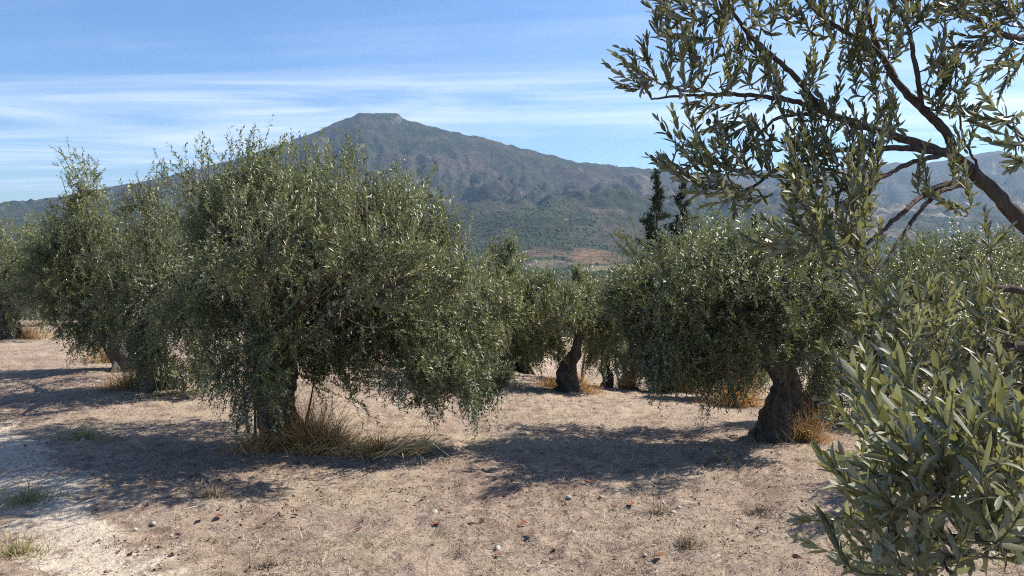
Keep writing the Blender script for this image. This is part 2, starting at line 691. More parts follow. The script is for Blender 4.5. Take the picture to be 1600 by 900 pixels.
def thin_twigs(A, B, ra):
    """one slender three-sided spike per twig, all in one go"""
    T = unit(B - A)
    e1, e2 = frames(T)
    vs = []
    for q in range(3):
        an = q * 2 * np.pi / 3
        vs.append(A + ra[:, None] * (math.cos(an) * e1 + math.sin(an) * e2))
    V = np.stack(vs + [B], 1).reshape(-1, 3)
    i = np.arange(len(A))[:, None, None] * 4
    F = (i + np.array([[0, 1, 3], [1, 2, 3], [2, 0, 3]])[None]).reshape(-1, 3)
    return V, F


def rhombus_leaves(P, A, N, L, Wd):
    """folded two-triangle leaves"""
    side = unit(np.cross(A, N))
    N = np.cross(side, A)
    mid = P + A * (L * .5)[:, None] + N * (Wd * .16)[:, None]
    a = P
    tip = P + A * L[:, None] - N * (L * .07)[:, None]
    V = np.stack([a, mid + side * (Wd * .5)[:, None], tip, mid - side * (Wd * .5)[:, None]], 1).reshape(-1, 3)
    i = np.arange(len(P))[:, None, None] * 4
    F = (i + np.array([[0, 1, 2], [0, 2, 3]])[None]).reshape(-1, 3)
    return V, F


def shoot_leaves(P, D, L, M, droop, leaf, g):
    """leaves along N shoots; returns pos, axis, normal, tint-base(N*M)"""
    N = len(P)
    t = np.linspace(.10, 1, M)[None, :, None] + g.uniform(-.03, .03, (N, M, 1))
    pos = P[:, None] + D[:, None] * L[:, None, None] * t
    pos[..., 2] -= (droop * L)[:, None] * t[..., 0] ** 2
    T = np.repeat(D[:, None], M, 1)
    T[..., 2] -= 2 * droop[:, None] * t[..., 0]
    T = unit(T).reshape(-1, 3)
    e1, e2 = frames(T)
    ph = g.uniform(0, 2 * np.pi, (N * M, 1))
    u = np.cos(ph) * e1 + np.sin(ph) * e2
    sp = g.uniform(.45, 1.35, (N * M, 1))
    A = unit(T * .8 + u * sp)
    Nn = T - A * np.sum(T * A, 1, keepdims=True)
    Nn = unit(Nn) + np.array([0, 0, .55]) + g.normal(0, .30, (N * M, 3))
    Nn = unit(Nn - A * np.sum(Nn * A, 1, keepdims=True))
    LL = leaf * g.uniform(.7, 1.2, N * M)
    return pos.reshape(-1, 3), A, Nn, LL


# ------------------------------------------------------------------ ground sheets
def build_ground():
    # nearest ground: spacing widens away from the viewer
    ys = np.concatenate([np.linspace(-9, 3.4, 24), np.geomspace(3.6, 62, 215)])
    s = np.linspace(-1, 1, 390)
    xs = np.sign(s) * (np.abs(s) * 5 + np.abs(s) ** 3.2 * 41)
    X, Y = np.meshgrid(xs, ys)
    Z = near_z(X, Y)
    rough = relief(X, Y)
    Z = Z + rough
    # the cart track along the left
    cx = -2.85 - .85 * (Y - 5.0)
    tr = np.exp(-((X - cx) / .48) ** 2) * (1 - smooth(8, 11, Y))
    tr = tr + .35 * np.exp(-((X - cx + 1.5) / .5) ** 2) * (1 - smooth(8, 11, Y))
    me = mesh_np('ground', np.stack([X, Y, Z], -1).reshape(-1, 3), grid_faces(*X.shape), True,
                 {'track': ('FLOAT', tr)}, M_GROUND)
    obj('ground', me, kind='structure')


build_ground()
WOOD = []


def build_land():
    az = np.concatenate([np.linspace(-75, -43, 26, endpoint=False), np.linspace(-43, 43, 560), np.linspace(43.8, 75, 26)])
    rr = np.concatenate([np.geomspace(38, 900, 45, endpoint=False), np.geomspace(900, 4400, 190, endpoint=False), np.geomspace(4400, 9000, 40)])
    A, D = np.meshgrid(np.radians(az), rr)
    X = D * np.sin(A)
    Y = D * np.cos(A)
    Z = land_z(X, Y) - .5 * (1 - smooth(50, 75, D)) - .03
    # cover: scrub green, heath brown, forest, bare earth, rock
    gx = np.gradient(Z, axis=0) / np.gradient(D, axis=0)
    gy = np.gradient(Z, axis=1) / np.maximum(np.gradient(A, axis=1) * D, .1)
    slope = np.hypot(gx, gy)
    n1 = fbm(X / 420, Y / 420, 4, 401)
    n2 = fbm(X / 150, Y / 150, 4, 402)
    n3 = fbm(X / 45, Y / 45, 3, 403)
    C = np.zeros(X.shape + (3,))
    green = np.array([.046, .062, .033])
    brown = np.array([.094, .078, .062])
    C[:] = green + (brown - green) * smooth(-.35, .45, n1 + .4 * n2)[..., None]
    tanc = np.array([.20, .165, .13])
    bare = smooth(.62, .80, n2 + .25 * n3) * .6
    C = C * (1 - bare[..., None]) + tanc * bare[..., None]
    # wood cover in the lower valley and on north-facing folds
    wood = smooth(.15, .35, fbm(X / 240 + 7, Y / 240, 4, 77) + .55 * smooth(220, 20, Z) * smooth(900, 2200, Y) - .30)
    for px, py, rx, ry in ((800, 372, 150, 240), (720, 400, 160, 260), (900, 425, 200, 110), (830, 424, 150, 110)):
        c = land_hit(px, py)
        wood = np.maximum(wood, smooth(1.25, .75, np.hypot((X - c[0]) / rx, (Y - c[1]) / ry) + .3 * n3))
    fields = [(925, 401, 62, 95, (.22, .155, .095)), (850, 396, 60, 60, (.15, .115, .09)), (865, 413, 60, 30, (.21, .18, .145)),
              (1420, 335, 190, 240, (.36, .30, .22)), (1340, 338, 120, 120, (.30, .23, .17)), (545, 240, 90, 60, (.30, .24, .18)),
              (1035, 235, 60, 40, (.3, .26, .2)), (935, 330, 30, 45, (.15, .11, .095)), (1330, 365, 260, 90, (.20, .17, .14)), (975, 418, 90, 60, (.30, .26, .16)),
              (1590, 320, 160, 150, (.30, .26, .2))]
    for px, py, rx, ry, c in fields:
        q = land_hit(px, py)
        e = np.hypot((X - q[0]) / rx, (Y - q[1]) / ry) + .30 * n2 + .12 * n3
        f = smooth(1.05, .9, e)
        C = C * (1 - f[..., None]) + np.array(c) * f[..., None]
        wood = wood * (1 - f)
    C = C * (1 - .85 * wood[..., None]) + np.array([.055, .076, .036]) * .85 * wood[..., None]
    rock = smooth(1.3, 1.8, slope + .25 * n3) * .5 * smooth(60, 200, Z)
    rr_ = np.hypot(X - MESA[0], Y - MESA[1])
    rock = np.maximum(rock, smooth(.5, .8, slope) * smooth(260, 160, rr_))
    C = C * (1 - rock[..., None]) + np.array([.15, .14, .13]) * rock[..., None]
    # paths and small pale scars
    scar = smooth(.86, .98, fbm(X / 60, Y / 38, 2, 511) + .35 * n1) * smooth(700, 1100, Y)
    C = C * (1 - .8 * scar[..., None]) + np.array([.42, .37, .31]) * .8 * scar[..., None]
    C = C * .50
    rgba = np.concatenate([C, np.ones(X.shape + (1,))], -1)
    me = mesh_np('hills', np.stack([X, Y, Z], -1).reshape(-1, 3), grid_faces(*X.shape)[:, ::-1], True,
                 {'cover': ('FLOAT_COLOR', rgba)}, M_LAND)
    obj('hills', me, kind='structure')
    # sites for far trees
    g = np.random.default_rng(5)
    nr, nc = X.shape
    area = np.gradient(D, axis=0) * D * np.gradient(A, axis=1)
    vis = (np.abs(A) < R(40)) & (D > 420)
    pw = (area * vis * wood * smooth(5200, 3000, D) / np.maximum(D, 900) ** .6).ravel()
    ps = (area * vis * (.25 + smooth(-.2, .5, n2)) * (1 - wood) * (1 - rock) * smooth(5000, 2400, D) / np.maximum(D, 900) ** .9).ravel()
    out = []
    for w, n, size, kind in ((pw, 8500, (4.0, 7.2), 0), (ps, 4500, (1.8, 3.6), 1)):
        idx = g.choice(len(w), n, p=w / w.sum())
        i, j = np.divmod(idx, nc)
        a = A.ravel()[idx] + (g.uniform(-.5, .5, n)) * R(.113)
        d = D.ravel()[idx] * (1 + g.uniform(-.5, .5, n) * .0066)
        x = d * np.sin(a)
        y = d * np.cos(a)
        out.append((x, y, land_z(x, y), g.uniform(size[0], size[1], n), kind))
    return out


far_sites = build_land()


def build_far_wood(sites):
    # a lumpy low crown: jittered octahedron-like ball, 14 vertices
    g = np.random.default_rng(9)
    ring = np.radians(np.arange(0, 360, 72))
    base = [(0, 0, 1.0)]
    for a in ring:
        base.append((.85 * math.cos(a), .85 * math.sin(a), .45))
    for a in ring + .6:
        base.append((.9 * math.cos(a), .9 * math.sin(a), -.35))
    base = np.array(base)
    F = []
    for q in range(5):
        r = (q + 1) % 5
        F += [(0, 1 + q, 1 + r), (1 + q, 6 + q, 1 + r), (1 + r, 6 + q, 6 + r)]
    F = np.array(F)
    for (x, y, z, s, kind), name, label in zip(sites, ('far_wood', 'hillside_scrub'),
                                               ('dark green woods covering the lower slopes of the far hills', 'grey green scrub dotted over the far mountain slopes')):
        n = len(x)
        J = base[None] * g.uniform(.72, 1.25, (n, 11, 1))
        hs = g.uniform(.8, 1.5, n) if kind == 0 else g.uniform(.6, .95, n)
        V = J * (s[:, None] * .5)[:, :, None] * np.stack([np.ones(n), np.ones(n), hs], -1)[:, None]
        V = V + np.stack([x, y, z + s * .28 * hs], -1)[:, None]
        c0 = np.array([.040, .058, .024]) if kind == 0 else np.array([.028, .034, .020])
        c = c0 * g.uniform(.7, 1.7, (n, 1)) * np.array([1, 1, 1]) + g.uniform(0, .02, (n, 1)) * np.array([1.2, 1, .3])
        c = np.repeat(np.concatenate([c, np.ones((n, 1))], 1)[:, None], 11, 1)
        FF = (np.arange(n)[:, None, None] * 11 + F[None]).reshape(-1, 3)
        me = mesh_np(name, V.reshape(-1, 3), FF, True, {'cover': ('FLOAT_COLOR', c)}, M_FARTREE)
        obj(name, me, kind='stuff', label=label, cat='wood' if kind == 0 else 'scrub')


build_far_wood(far_sites)


# ------------------------------------------------------------------ olive trees of the grove
def lobe_shoots(lobes, Y0, g, upright):
    """shoot bases, directions, lengths and droops for the ellipsoid lobes of a crown"""
    out = []
    cens = []
    for lb in lobes:
        px, py, rx, ry = lb[:4]
        dY = lb[4] if len(lb) > 4 else 0.0
        dens = lb[5] if len(lb) > 5 else 1.0
        Y = Y0 + dY
        c = at(px, py, Y)
        s = Y / FPX
        r = np.array([rx * s, max(rx, ry) * s * .95, ry * s])
        cens.append((c, r, dens))
    for c, r, dens in cens:
        area = 4 * np.pi * ((r[0] * r[1]) ** 1.6 / 3 + (r[0] * r[2]) ** 1.6 / 3 + (r[1] * r[2]) ** 1.6 / 3) ** (1 / 1.6)
        out.append((c, r, area * dens))
    return out


TREES = []


def olive_tree(label, base_px, lobes, n_leaves, trunk=None, trunk_r=.22, leaf=.050, shoot=(.15, .36), upright=.55, seed=1, dist=None,
               M=18, stems=None, fork=.9, mat=None, name='olive_tree', cat='olive tree', tint=(.0, 1.0), lean=0.0, grp='olive trees of the grove', wide=.30, tufts=9.0):
    g = np.random.default_rng(seed)
    base = ground_hit(*base_px) if dist is None else None
    if base is None:
        p = at(base_px[0], base_px[1], dist)
        base = np.array([p[0], dist, float(near_z(p[0], dist))])
    Y0 = base[1]
    root = obj(name, None, label=label, cat=cat, group=grp, loc=base)
    L = lobe_shoots(lobes, Y0, g, upright)
    tot = sum(a for _, _, a in L)
    PP, DD, LL, DR = [], [], [], []
    nsh = n_leaves // M
    zmid = np.mean([c[2] for c, _, _ in L])
    for c, r, a in L:
        n = max(8, int(nsh * a / tot))
        K = max(6, int(a * tufts))
        dk = unit(g.normal(0, 1, (K, 3)))
        fk = g.uniform(.62, 1.08, K)
        ck = c + dk * r * fk[:, None]
        w = g.gamma(2.0, 1.0, K)
        ki = g.choice(K, n, p=w / w.sum())
        inner = g.random(n) < .24
        d = dk[ki]
        up = d[:, 2]
        rk = (.14 + .16 * g.random(K))[ki] * (r.mean() + .25)
        spread = np.stack([rk, rk, rk * np.where(up > .2, 1.35, 1.0)], -1)
        p = ck[ki] + g.normal(0, .55, (n, 3)) * spread
        di = unit(g.normal(0, 1, (n, 3)))
        p = np.where(inner[:, None], c + di * r * g.uniform(.2, .8, (n, 1)), p)
        jit = g.normal(0, .22, (K, 3))[ki]
        D = d * np.array([1, 1, .6]) * .6 + jit + g.normal(0, .26, (n, 3))
        D[:, 2] += np.where(up > -.2, upright * (1.0 + .7 * up), -.25)
        low = np.clip((base[2] + 1.0 - p[:, 2]) / .9, 0, 1)
        D[:, 2] -= low * .75
        D = unit(D)
        ln = g.uniform(shoot[0], shoot[1], n) * np.where((up > .45) & (g.random(n) < .22), 1.75, 1.0)
        dr = g.uniform(.04, .30, n) + .30 * low
        PP.append(p - D * (ln * .45)[:, None])
        DD.append(D)
        LL.append(ln)
        DR.append(dr)
    P = np.vstack(PP)
    D = np.vstack(DD)
    ln = np.concatenate(LL)
    dr = np.concatenate(DR)
    pos, A, N, lf = shoot_leaves(P, D, ln, M, dr, leaf, g)
    tn = np.repeat(np.clip(g.normal(.42, .20, len(P)), 0, 1), M) + g.normal(0, .10, len(pos))
    tn = tint[0] + np.clip(tn, 0, 1) * (tint[1] - tint[0])
    ok = pos[:, 2] > near_z(pos[:, 0], pos[:, 1]) + .06
    pos, A, N, lf, tn = pos[ok], A[ok], N[ok], lf[ok], tn[ok]
    V, F = rhombus_leaves(pos, A, N, lf, lf * g.uniform(.8, 1.2, len(lf)) * wide)
    me = mesh_np('crown', V - base, F, False, {'tint': ('FLOAT', np.repeat(tn, 4))}, mat or M_LEAF)
    obj('crown', me, root, kind='stuff')
    # trunk
    if trunk is None:
        h = fork
        trunk = [(0, 0, -.15, 1.3), (.03, .02, .12, 1.05), (-.04 + lean * .4, .03, h * .5, .88), (lean, 0, h * .85, .92), (lean * 1.3, .02, h * 1.1, .7)]
    T = smooth_path(np.array(trunk), 44)
    me = tube_mesh('trunk', M_BARK, T[:, :3], T[:, 3] * trunk_r, nseg=36, lump=.45, seed=seed, flute=.12)
    obj('trunk', me, root)
    top = T[-3, :3]
    topr = T[-3, 3] * trunk_r
    # limbs to the lobes and boughs out to the foliage
    tw = Bag()
    for q, (c, r, a) in enumerate(L):
        e = c - base
        if e[2] < top[2] + .30:
            continue
        s0 = T[int(len(T) * g.uniform(.72, .95)), :3]
        mid = s0 + (e - s0) * .5 + g.normal(0, .10, 3) + np.array([0, 0, .12])
        pth = smooth_path(np.vstack([s0, s0 * .8 + mid * .2 + [0, 0, .08], mid, e]), 14)
        pth[1:-1] += g.normal(0, .018, (12, 3))
        rad = np.linspace(topr * .48, .018, 14)
        obj('limb', tube_mesh('limb', M_BARK, pth, rad, nseg=8, lump=.25, seed=q + seed), root)
        for b in range(9):
            dd = unit(g.normal(0, 1, 3) + np.array([0, 0, .35]))
            t0 = pth[g.integers(6, 14)]
            en = e + dd * r * .9
            mm = (t0 + en) / 2 + g.normal(0, .06, 3)
            pp = smooth_path(np.vstack([t0, mm, en]), 6)
            tw.tube(pp, np.linspace(.009, .003, 6), nseg=4)
    tip = P + D * ln[:, None] * .9
    tip[:, 2] -= dr * ln * .8
    tV, tF = thin_twigs(P - base, tip - base, np.full(len(P), .0032))
    tw.add(tV, tF)
    obj('twigs', tw.mesh('twigs', M_TWIG, False), root, kind='stuff')
    if stems:
        for (x0, y0, x1, y1) in stems:
            a = ground_hit(x0, y0) - base
            b = at(x1, y1, a[1] + base[1] + g.uniform(-.1, .1)) - base
            m_ = (a + b) / 2 + g.normal(0, .03, 3)
            obj('sucker', tube_mesh('sucker', M_BARK, smooth_path(np.vstack([a - [0, 0, .05], m_, b]), 8), np.linspace(.020, .007, 8), nseg=6), root)
    return root


olive_tree('biggest bushy olive tree, foreground left, with sprays hanging to the dry grass', (437, 690),
           [(415, 340, 110, 95, .1), (325, 302, 50, 68, .5, .8), (395, 285, 60, 56, .2, .9), (520, 330, 90, 75, 0), (460, 305, 55, 55, .3, .8), (630, 345, 80, 65, .1), (690, 370, 48, 55, 0, .9),
            (570, 318, 60, 42, .4, .7), (400, 430, 95, 95, .2), (540, 440, 120, 100, .2), (660, 450, 90, 90, .1), (430, 500, 70, 60, .2),
            (410, 560, 62, 72, -.75, 1.2), (385, 610, 38, 42, -.8, 1.1), (455, 500, 55, 55, -.7), (680, 560, 60, 62, -.3, .8), (730, 590, 52, 48, -.3, .9), (665, 620, 24, 38, -.4, .8),
            (770, 560, 34, 60, 0, .7), (590, 530, 60, 40, .3, .7), (545, 600, 22, 42, -.4, .5), (480, 570, 40, 50, .2, .6),
            (420, 370, 100, 85, -1.25, .8), (555, 395, 105, 85, -1.15, .8), (650, 430, 75, 75, -1.0, .7), (470, 330, 100, 80, 1.35, .7), (600, 370, 90, 80, 1.35, .7),
            (345, 400, 55, 80, .1, .9), (335, 490, 48, 60, .3, .9), (550, 530, 75, 42, .1, .9), (490, 540, 50, 45, 0, .8), (620, 540, 60, 40, .2, .8), (700, 585, 58, 45, -.6, 1.0), (755, 590, 42, 42, -.4, .9), (640, 575, 40, 46, -.6, .8), (360, 560, 40, 55, -.3, .9), (290, 480, 40, 70, .6, .8)],
           188000, trunk_r=.21, seed=11, fork=.85, upright=.85, stems=[(398, 683, 392, 600), (408, 688, 405, 590), (414, 680, 420, 600), (420, 690, 432, 610), (390, 676, 380, 590), (470, 690, 490, 600)])
olive_tree('dark olive tree behind the biggest one, to its left, with a leaning trunk', (245, 608),
           [(235, 310, 40, 55, 0, .7), (260, 380, 70, 70), (300, 440, 75, 80), (250, 470, 60, 60), (230, 520, 40, 40, -.3), (300, 540, 55, 60, -.4), (320, 590, 30, 36, -.5),
            (200, 420, 55, 60, .2), (195, 480, 45, 45, 0), (265, 575, 48, 30, -.5, .9), (225, 560, 30, 28, -.3, .8), (260, 400, 70, 70, 1.4, .6), (270, 430, 70, 70, -1.2, .6)],
           66000, trunk_r=.24, seed=12, lean=-.12)
olive_tree('slim olive tree with one tall sparse tuft against the sky, far left', (192, 578),
           [(122, 285, 24, 44, 0, .6), (140, 350, 45, 42), (150, 415, 62, 60), (95, 430, 60, 62), (200, 380, 40, 50, .4, .8), (85, 380, 38, 36, 0, .8), (170, 470, 50, 50), (140, 510, 42, 38, 0, .9), (185, 520, 30, 30, 0, .6), (110, 500, 40, 36, 0, .7)],
           60000, trunk_r=.20, seed=13, tint=(.25, 1.0), leaf=.056, lean=-.3)
olive_tree('olive tree at the left edge of the grove with a pale trunk', (6, 528),
           [(30, 400, 60, 58), (-40, 410, 70, 70), (60, 460, 50, 50), (10, 475, 55, 40), (90, 420, 35, 50)],
           32000, trunk_r=.34, seed=14, tint=(.3, 1.0), leaf=.07)
olive_tree('olive tree rising behind the right flank of the biggest one', (765, 592),
           [(788, 405, 24, 36, 0, .7), (765, 455, 55, 48), (810, 480, 45, 45), (735, 500, 50, 55), (785, 535, 48, 40, 0, .8), (760, 440, 50, 50, 1.2, .6), (775, 470, 50, 58, -1.3, .8)],
           46000, trunk_r=.16, seed=15, leaf=.060, tint=(.25, 1.0))
olive_tree('small olive tree with a short cut trunk in the middle of the clearing', (889, 612),
           [(845, 480, 55, 36), (910, 482, 58, 38), (965, 495, 40, 36), (835, 525, 42, 34, 0, .8), (945, 535, 38, 38, 0, .8), (890, 455, 55, 22, 0, .7), (866, 548, 24, 24, 0, .5), (880, 480, 70, 35, 1.2, .6), (880, 490, 60, 35, -1.0, .5)],
           48000, trunk=[(0, 0, -.12, 1.35), (.0, 0, .12, 1.05), (-.05, 0, .35, 1.0), (.04, 0, .55, .8), (.14, 0, .8, .5), (.18, 0, 1.15, .42), (.2, 0, 1.4, .3)], trunk_r=.165, seed=16, leaf=.058, tint=(.2, 1.0))
olive_tree('small olive tree with a dark stump-like trunk behind the clearing', (948, 602),
           [(965, 505, 48, 45), (1005, 530, 45, 40), (930, 520, 30, 30, 0, .7)], 26000, trunk_r=.11, seed=17, leaf=.08)
olive_tree('old olive tree with a thick gnarled forked trunk and rounded crown, right', (1213, 687),
           [(1040, 440, 82, 62, .2), (1125, 405, 85, 62, .2), (1215, 400, 80, 62, .2), (1290, 430, 60, 70, .3), (985, 465, 42, 45, .2, .9), (1090, 480, 100, 70, 0),
            (1190, 460, 90, 70, 0), (1060, 545, 80, 52, -.3), (1135, 555, 62, 50, -.2), (1010, 530, 45, 42, -.1, .8), (1270, 530, 48, 60, .2), (1290, 590, 30, 40, .1, .7), (1100, 595, 40, 28, -.3, .6),
            (1185, 520, 60, 42, -.5, .9), (1245, 505, 50, 45, -.3, .9), (1300, 480, 45, 60, -.2, .8), (1080, 440, 85, 58, -.7, .6), (1190, 430, 85, 58, -.7, .6), (1090, 430, 90, 60, 1.3, .7), (1200, 430, 90, 60, 1.3, .7)],
           120000, trunk=[(0, 0, -.15, 1.25), (.02, 0, .10, 1.08), (.06, 0, .35, .92), (.10, 0, .62, .80), (.02, 0, .86, .95), (-.03, 0, 1.02, .9), (.02, 0, 1.2, .7), (.06, 0, 1.4, .5)],
           trunk_r=.20, seed=18, leaf=.051, fork=1.1)
olive_tree('low olive tree half hidden behind the old gnarled one', (1032, 590),
           [(1035, 545, 42, 38), (1075, 565, 36, 32), (1040, 500, 45, 30)], 22000, trunk_r=.17, seed=19, leaf=.085)
olive_tree('olive tree standing close behind the gnarled trunk, dry grass at its foot', (1148, 622),
           [(1145, 570, 50, 34), (1180, 540, 50, 45), (1110, 540, 45, 40)], 24000, trunk_r=.18, seed=20, leaf=.08)
olive_tree('broad olive tree behind the leafy foreground branches, right edge', (1282, 660),
           [(1390, 455, 80, 62, .3), (1325, 500, 55, 70, .1), (1480, 455, 85, 62, .4), (1570, 470, 80, 70, .5), (1400, 540, 80, 60, .1), (1490, 560, 80, 60, .3), (1330, 590, 40, 40, 0, .7), (1285, 560, 40, 45, .2, .8), (1300, 470, 50, 60, .3, .8), (1298, 615, 34, 44, -.3, .9), (1345, 620, 40, 40, -.3, .8)],
           74000, trunk_r=.24, seed=21, leaf=.050, lean=.2)
olive_tree('low olive tree at the right edge, behind the nearest leafy sprays', (1600, 745),
           [(1540, 525, 70, 58), (1620, 510, 80, 60), (1580, 570, 70, 50), (1520, 580, 50, 45, -.3), (1660, 560, 70, 60), (1490, 545, 45, 50, -.6, .8)],
           33000, trunk_r=.2, seed=22)
for q, (lb, bp, d, lbs, n, m_) in enumerate([
        ('yellow-green tree behind the right-hand olives, nearest the valley', (1410, 480), 24, [(1405, 425, 36, 36), (1440, 410, 34, 34), (1425, 450, 50, 34)], 16000, M_YELLOW),
        ('pale rounded tree behind the right-hand olives, at the foot of the near limb', (1500, 480), 26, [(1480, 395, 36, 34), (1520, 400, 40, 36), (1490, 435, 50, 36)], 13000, None),
        ('green tree behind the right-hand olives at the very edge', (1590, 480), 27, [(1585, 400, 50, 38), (1560, 430, 45, 36)], 16000, None),
        ('pale olive tree top showing in the gap left of the tan field', (820, 520), 24, [(815, 470, 36, 26), (845, 480, 32, 26)], 16000, None),
        ('pale olive tree top in the gap under the tan field', (905, 510), 28, [(900, 462, 32, 18), (930, 466, 30, 20)], 16000, None),
        ('pale olive tree top beside the two dark conifers', (975, 510), 27, [(965, 455, 34, 24), (1000, 450, 30, 26)], 14000, None),
        ('olive tree behind the drooping sprays of the biggest one', (700, 540), 19, [(690, 530, 50, 40), (650, 520, 45, 40), (735, 535, 40, 36), (690, 565, 50, 20, 0, .7)], 14000, None),
        ('olive crown filling the gap left of the short cut trunk', (815, 560), 17, [(810, 525, 45, 30), (850, 532, 34, 24), (780, 540, 34, 26)], 13000, None),
        ('olive crown just right of the short cut trunk, behind the crest', (985, 560), 18, [(985, 530, 45, 34), (935, 530, 30, 24), (1030, 555, 40, 30)], 13000, None),
        ('olive crown under the gnarled tree canopy, behind the crest', (1110, 570), 17, [(1100, 575, 50, 34), (1160, 580, 40, 34), (1060, 580, 40, 26)], 13000, None),
        ('olive tree low behind the slim sparse one at far left', (75, 500), 27, [(70, 400, 45, 40), (100, 430, 40, 40)], 14000, None)]):
    olive_tree(lb, bp, lbs, n, trunk_r=.2, seed=40 + q, dist=d, leaf=.10, shoot=(.25, .5), M=14, mat=m_, wide=.34,
               grp='trees behind the grove', name='olive_tree' if m_ is None else 'leafy_tree', cat='olive tree' if m_ is None else 'tree')


# ------------------------------------------------------------------ the two dark conifers
def conifer(label, px, top_py, Y, seed, spread):
    g = np.random.default_rng(seed)
    top = at(px, top_py, Y)
    base = np.array([top[0], Y, float(near_z(top[0], Y))])
    H = top[2] - base[2]
    root = obj('conifer_tree', None, label=label, cat='conifer', group='dark conifers behind the grove', loc=base)
    zz = np.linspace(-.2, H, 20)
    P = np.stack([.05 * np.sin(zz), .05 * np.cos(zz * 1.3), zz], -1)
    obj('trunk', tube_mesh('trunk', M_BARK, P, np.linspace(.16, .015, 20), nseg=8), root)
    tw = Bag()
    Ls = []
    n = 125
    for i in range(n):
        t = 1 - (i / n) ** .9
        z = H * (.25 + .74 * t)
        a = g.uniform(0, 2 * np.pi)
        ln = spread * (1.0 - t) ** 1.15 * g.uniform(.35, 1.2) * (.75 + .35 * math.sin(t * 46)) + .05
        d = np.array([math.cos(a), math.sin(a), g.uniform(.15, .6)])
        en = np.array([0, 0, z]) + d * ln
        pp = smooth_path(np.vstack([[0, 0, z], [d[0] * ln * .5, d[1] * ln * .5, z + d[2] * ln * .35], en]), 5)
        tw.tube(pp, np.linspace(.022, .006, 5), nseg=4)
        m_ = int(16 + 46 * ln)
        tt = g.uniform(.35, 1.08, m_)[:, None]
        c = pp[0] * (1 - tt) + en * tt + g.normal(0, .035 + .05 * ln, (m_, 3))
        Ls.append((c, unit(d[None] + g.normal(0, .6, (m_, 3)))))
    pos = np.vstack([a for a, _ in Ls])
    A = np.vstack([b for _, b in Ls])
    pos = np.repeat(pos, 3, 0) + g.normal(0, .035, (len(pos) * 3, 3))
    A = unit(np.repeat(A, 3, 0) + g.normal(0, .5, (len(pos), 3)))
    N = unit(g.normal(0, 1, (len(pos), 3)))
    lf = g.uniform(.07, .16, len(pos))
    V, F = rhombus_leaves(pos, A, N, lf, lf * .35)
    obj('crown', mesh_np('crown', V, F, False, {'tint': ('FLOAT', np.repeat(g.random(len(pos)), 4))}, M_CONIFER), root, kind='stuff')
    obj('branches', tw.mesh('branches', M_BARK), root, kind='stuff')


conifer('left one of the two dark conifers, thin with open tiers against the mountain', 1026, 264, 34, 61, 2.5)
conifer('right one of the two dark conifers, denser, behind the near olive spray', 1066, 276, 35, 62, 3.0)
conifer('small dark conifer peeping between the olive crown and the near spray', 1180, 335, 36, 63, 1.2)


# ------------------------------------------------------------------ the near olive tree whose boughs frame the view on the right
def near_leaf_template():
    st = np.array([0.0, .14, .42, .74, 1.0])
    hw = np.array([.06, .62, 1.0, .90, 0.0])
    V, F = [], []
    for i, (s, w) in enumerate(zip(st, hw)):
        zc = -.09 * (s - .2) ** 2
        if i == 0 or i == len(st) - 1:
            V.append((s, 0, zc))
        else:
            V += [(s, -w * .5, zc + .030 * w), (s, 0, zc), (s, w * .5, zc + .030 * w)]
    nmid = len(st) - 2
    F += [(0, 2, 1, 1), (0, 3, 2, 2)]
    for i in range(nmid - 1):
        a = 1 + 3 * i
        F += [(a, a + 1, a + 4, a + 3), (a + 1, a + 2, a + 5, a + 4)]
    tip = len(V) - 1
    a = 1 + 3 * (nmid - 1)
    F += [(a, a + 1, tip, tip), (a + 1, a + 2, tip, tip)]
    T = []
    for f in F:
        f = list(dict.fromkeys(f))
        if len(f) == 4:
            T += [(f[0], f[1], f[2]), (f[0], f[2], f[3])]
        else:
            T.append(tuple(f))
    T = np.array(T)
    return np.array(V), T


LV, LF = near_leaf_template()


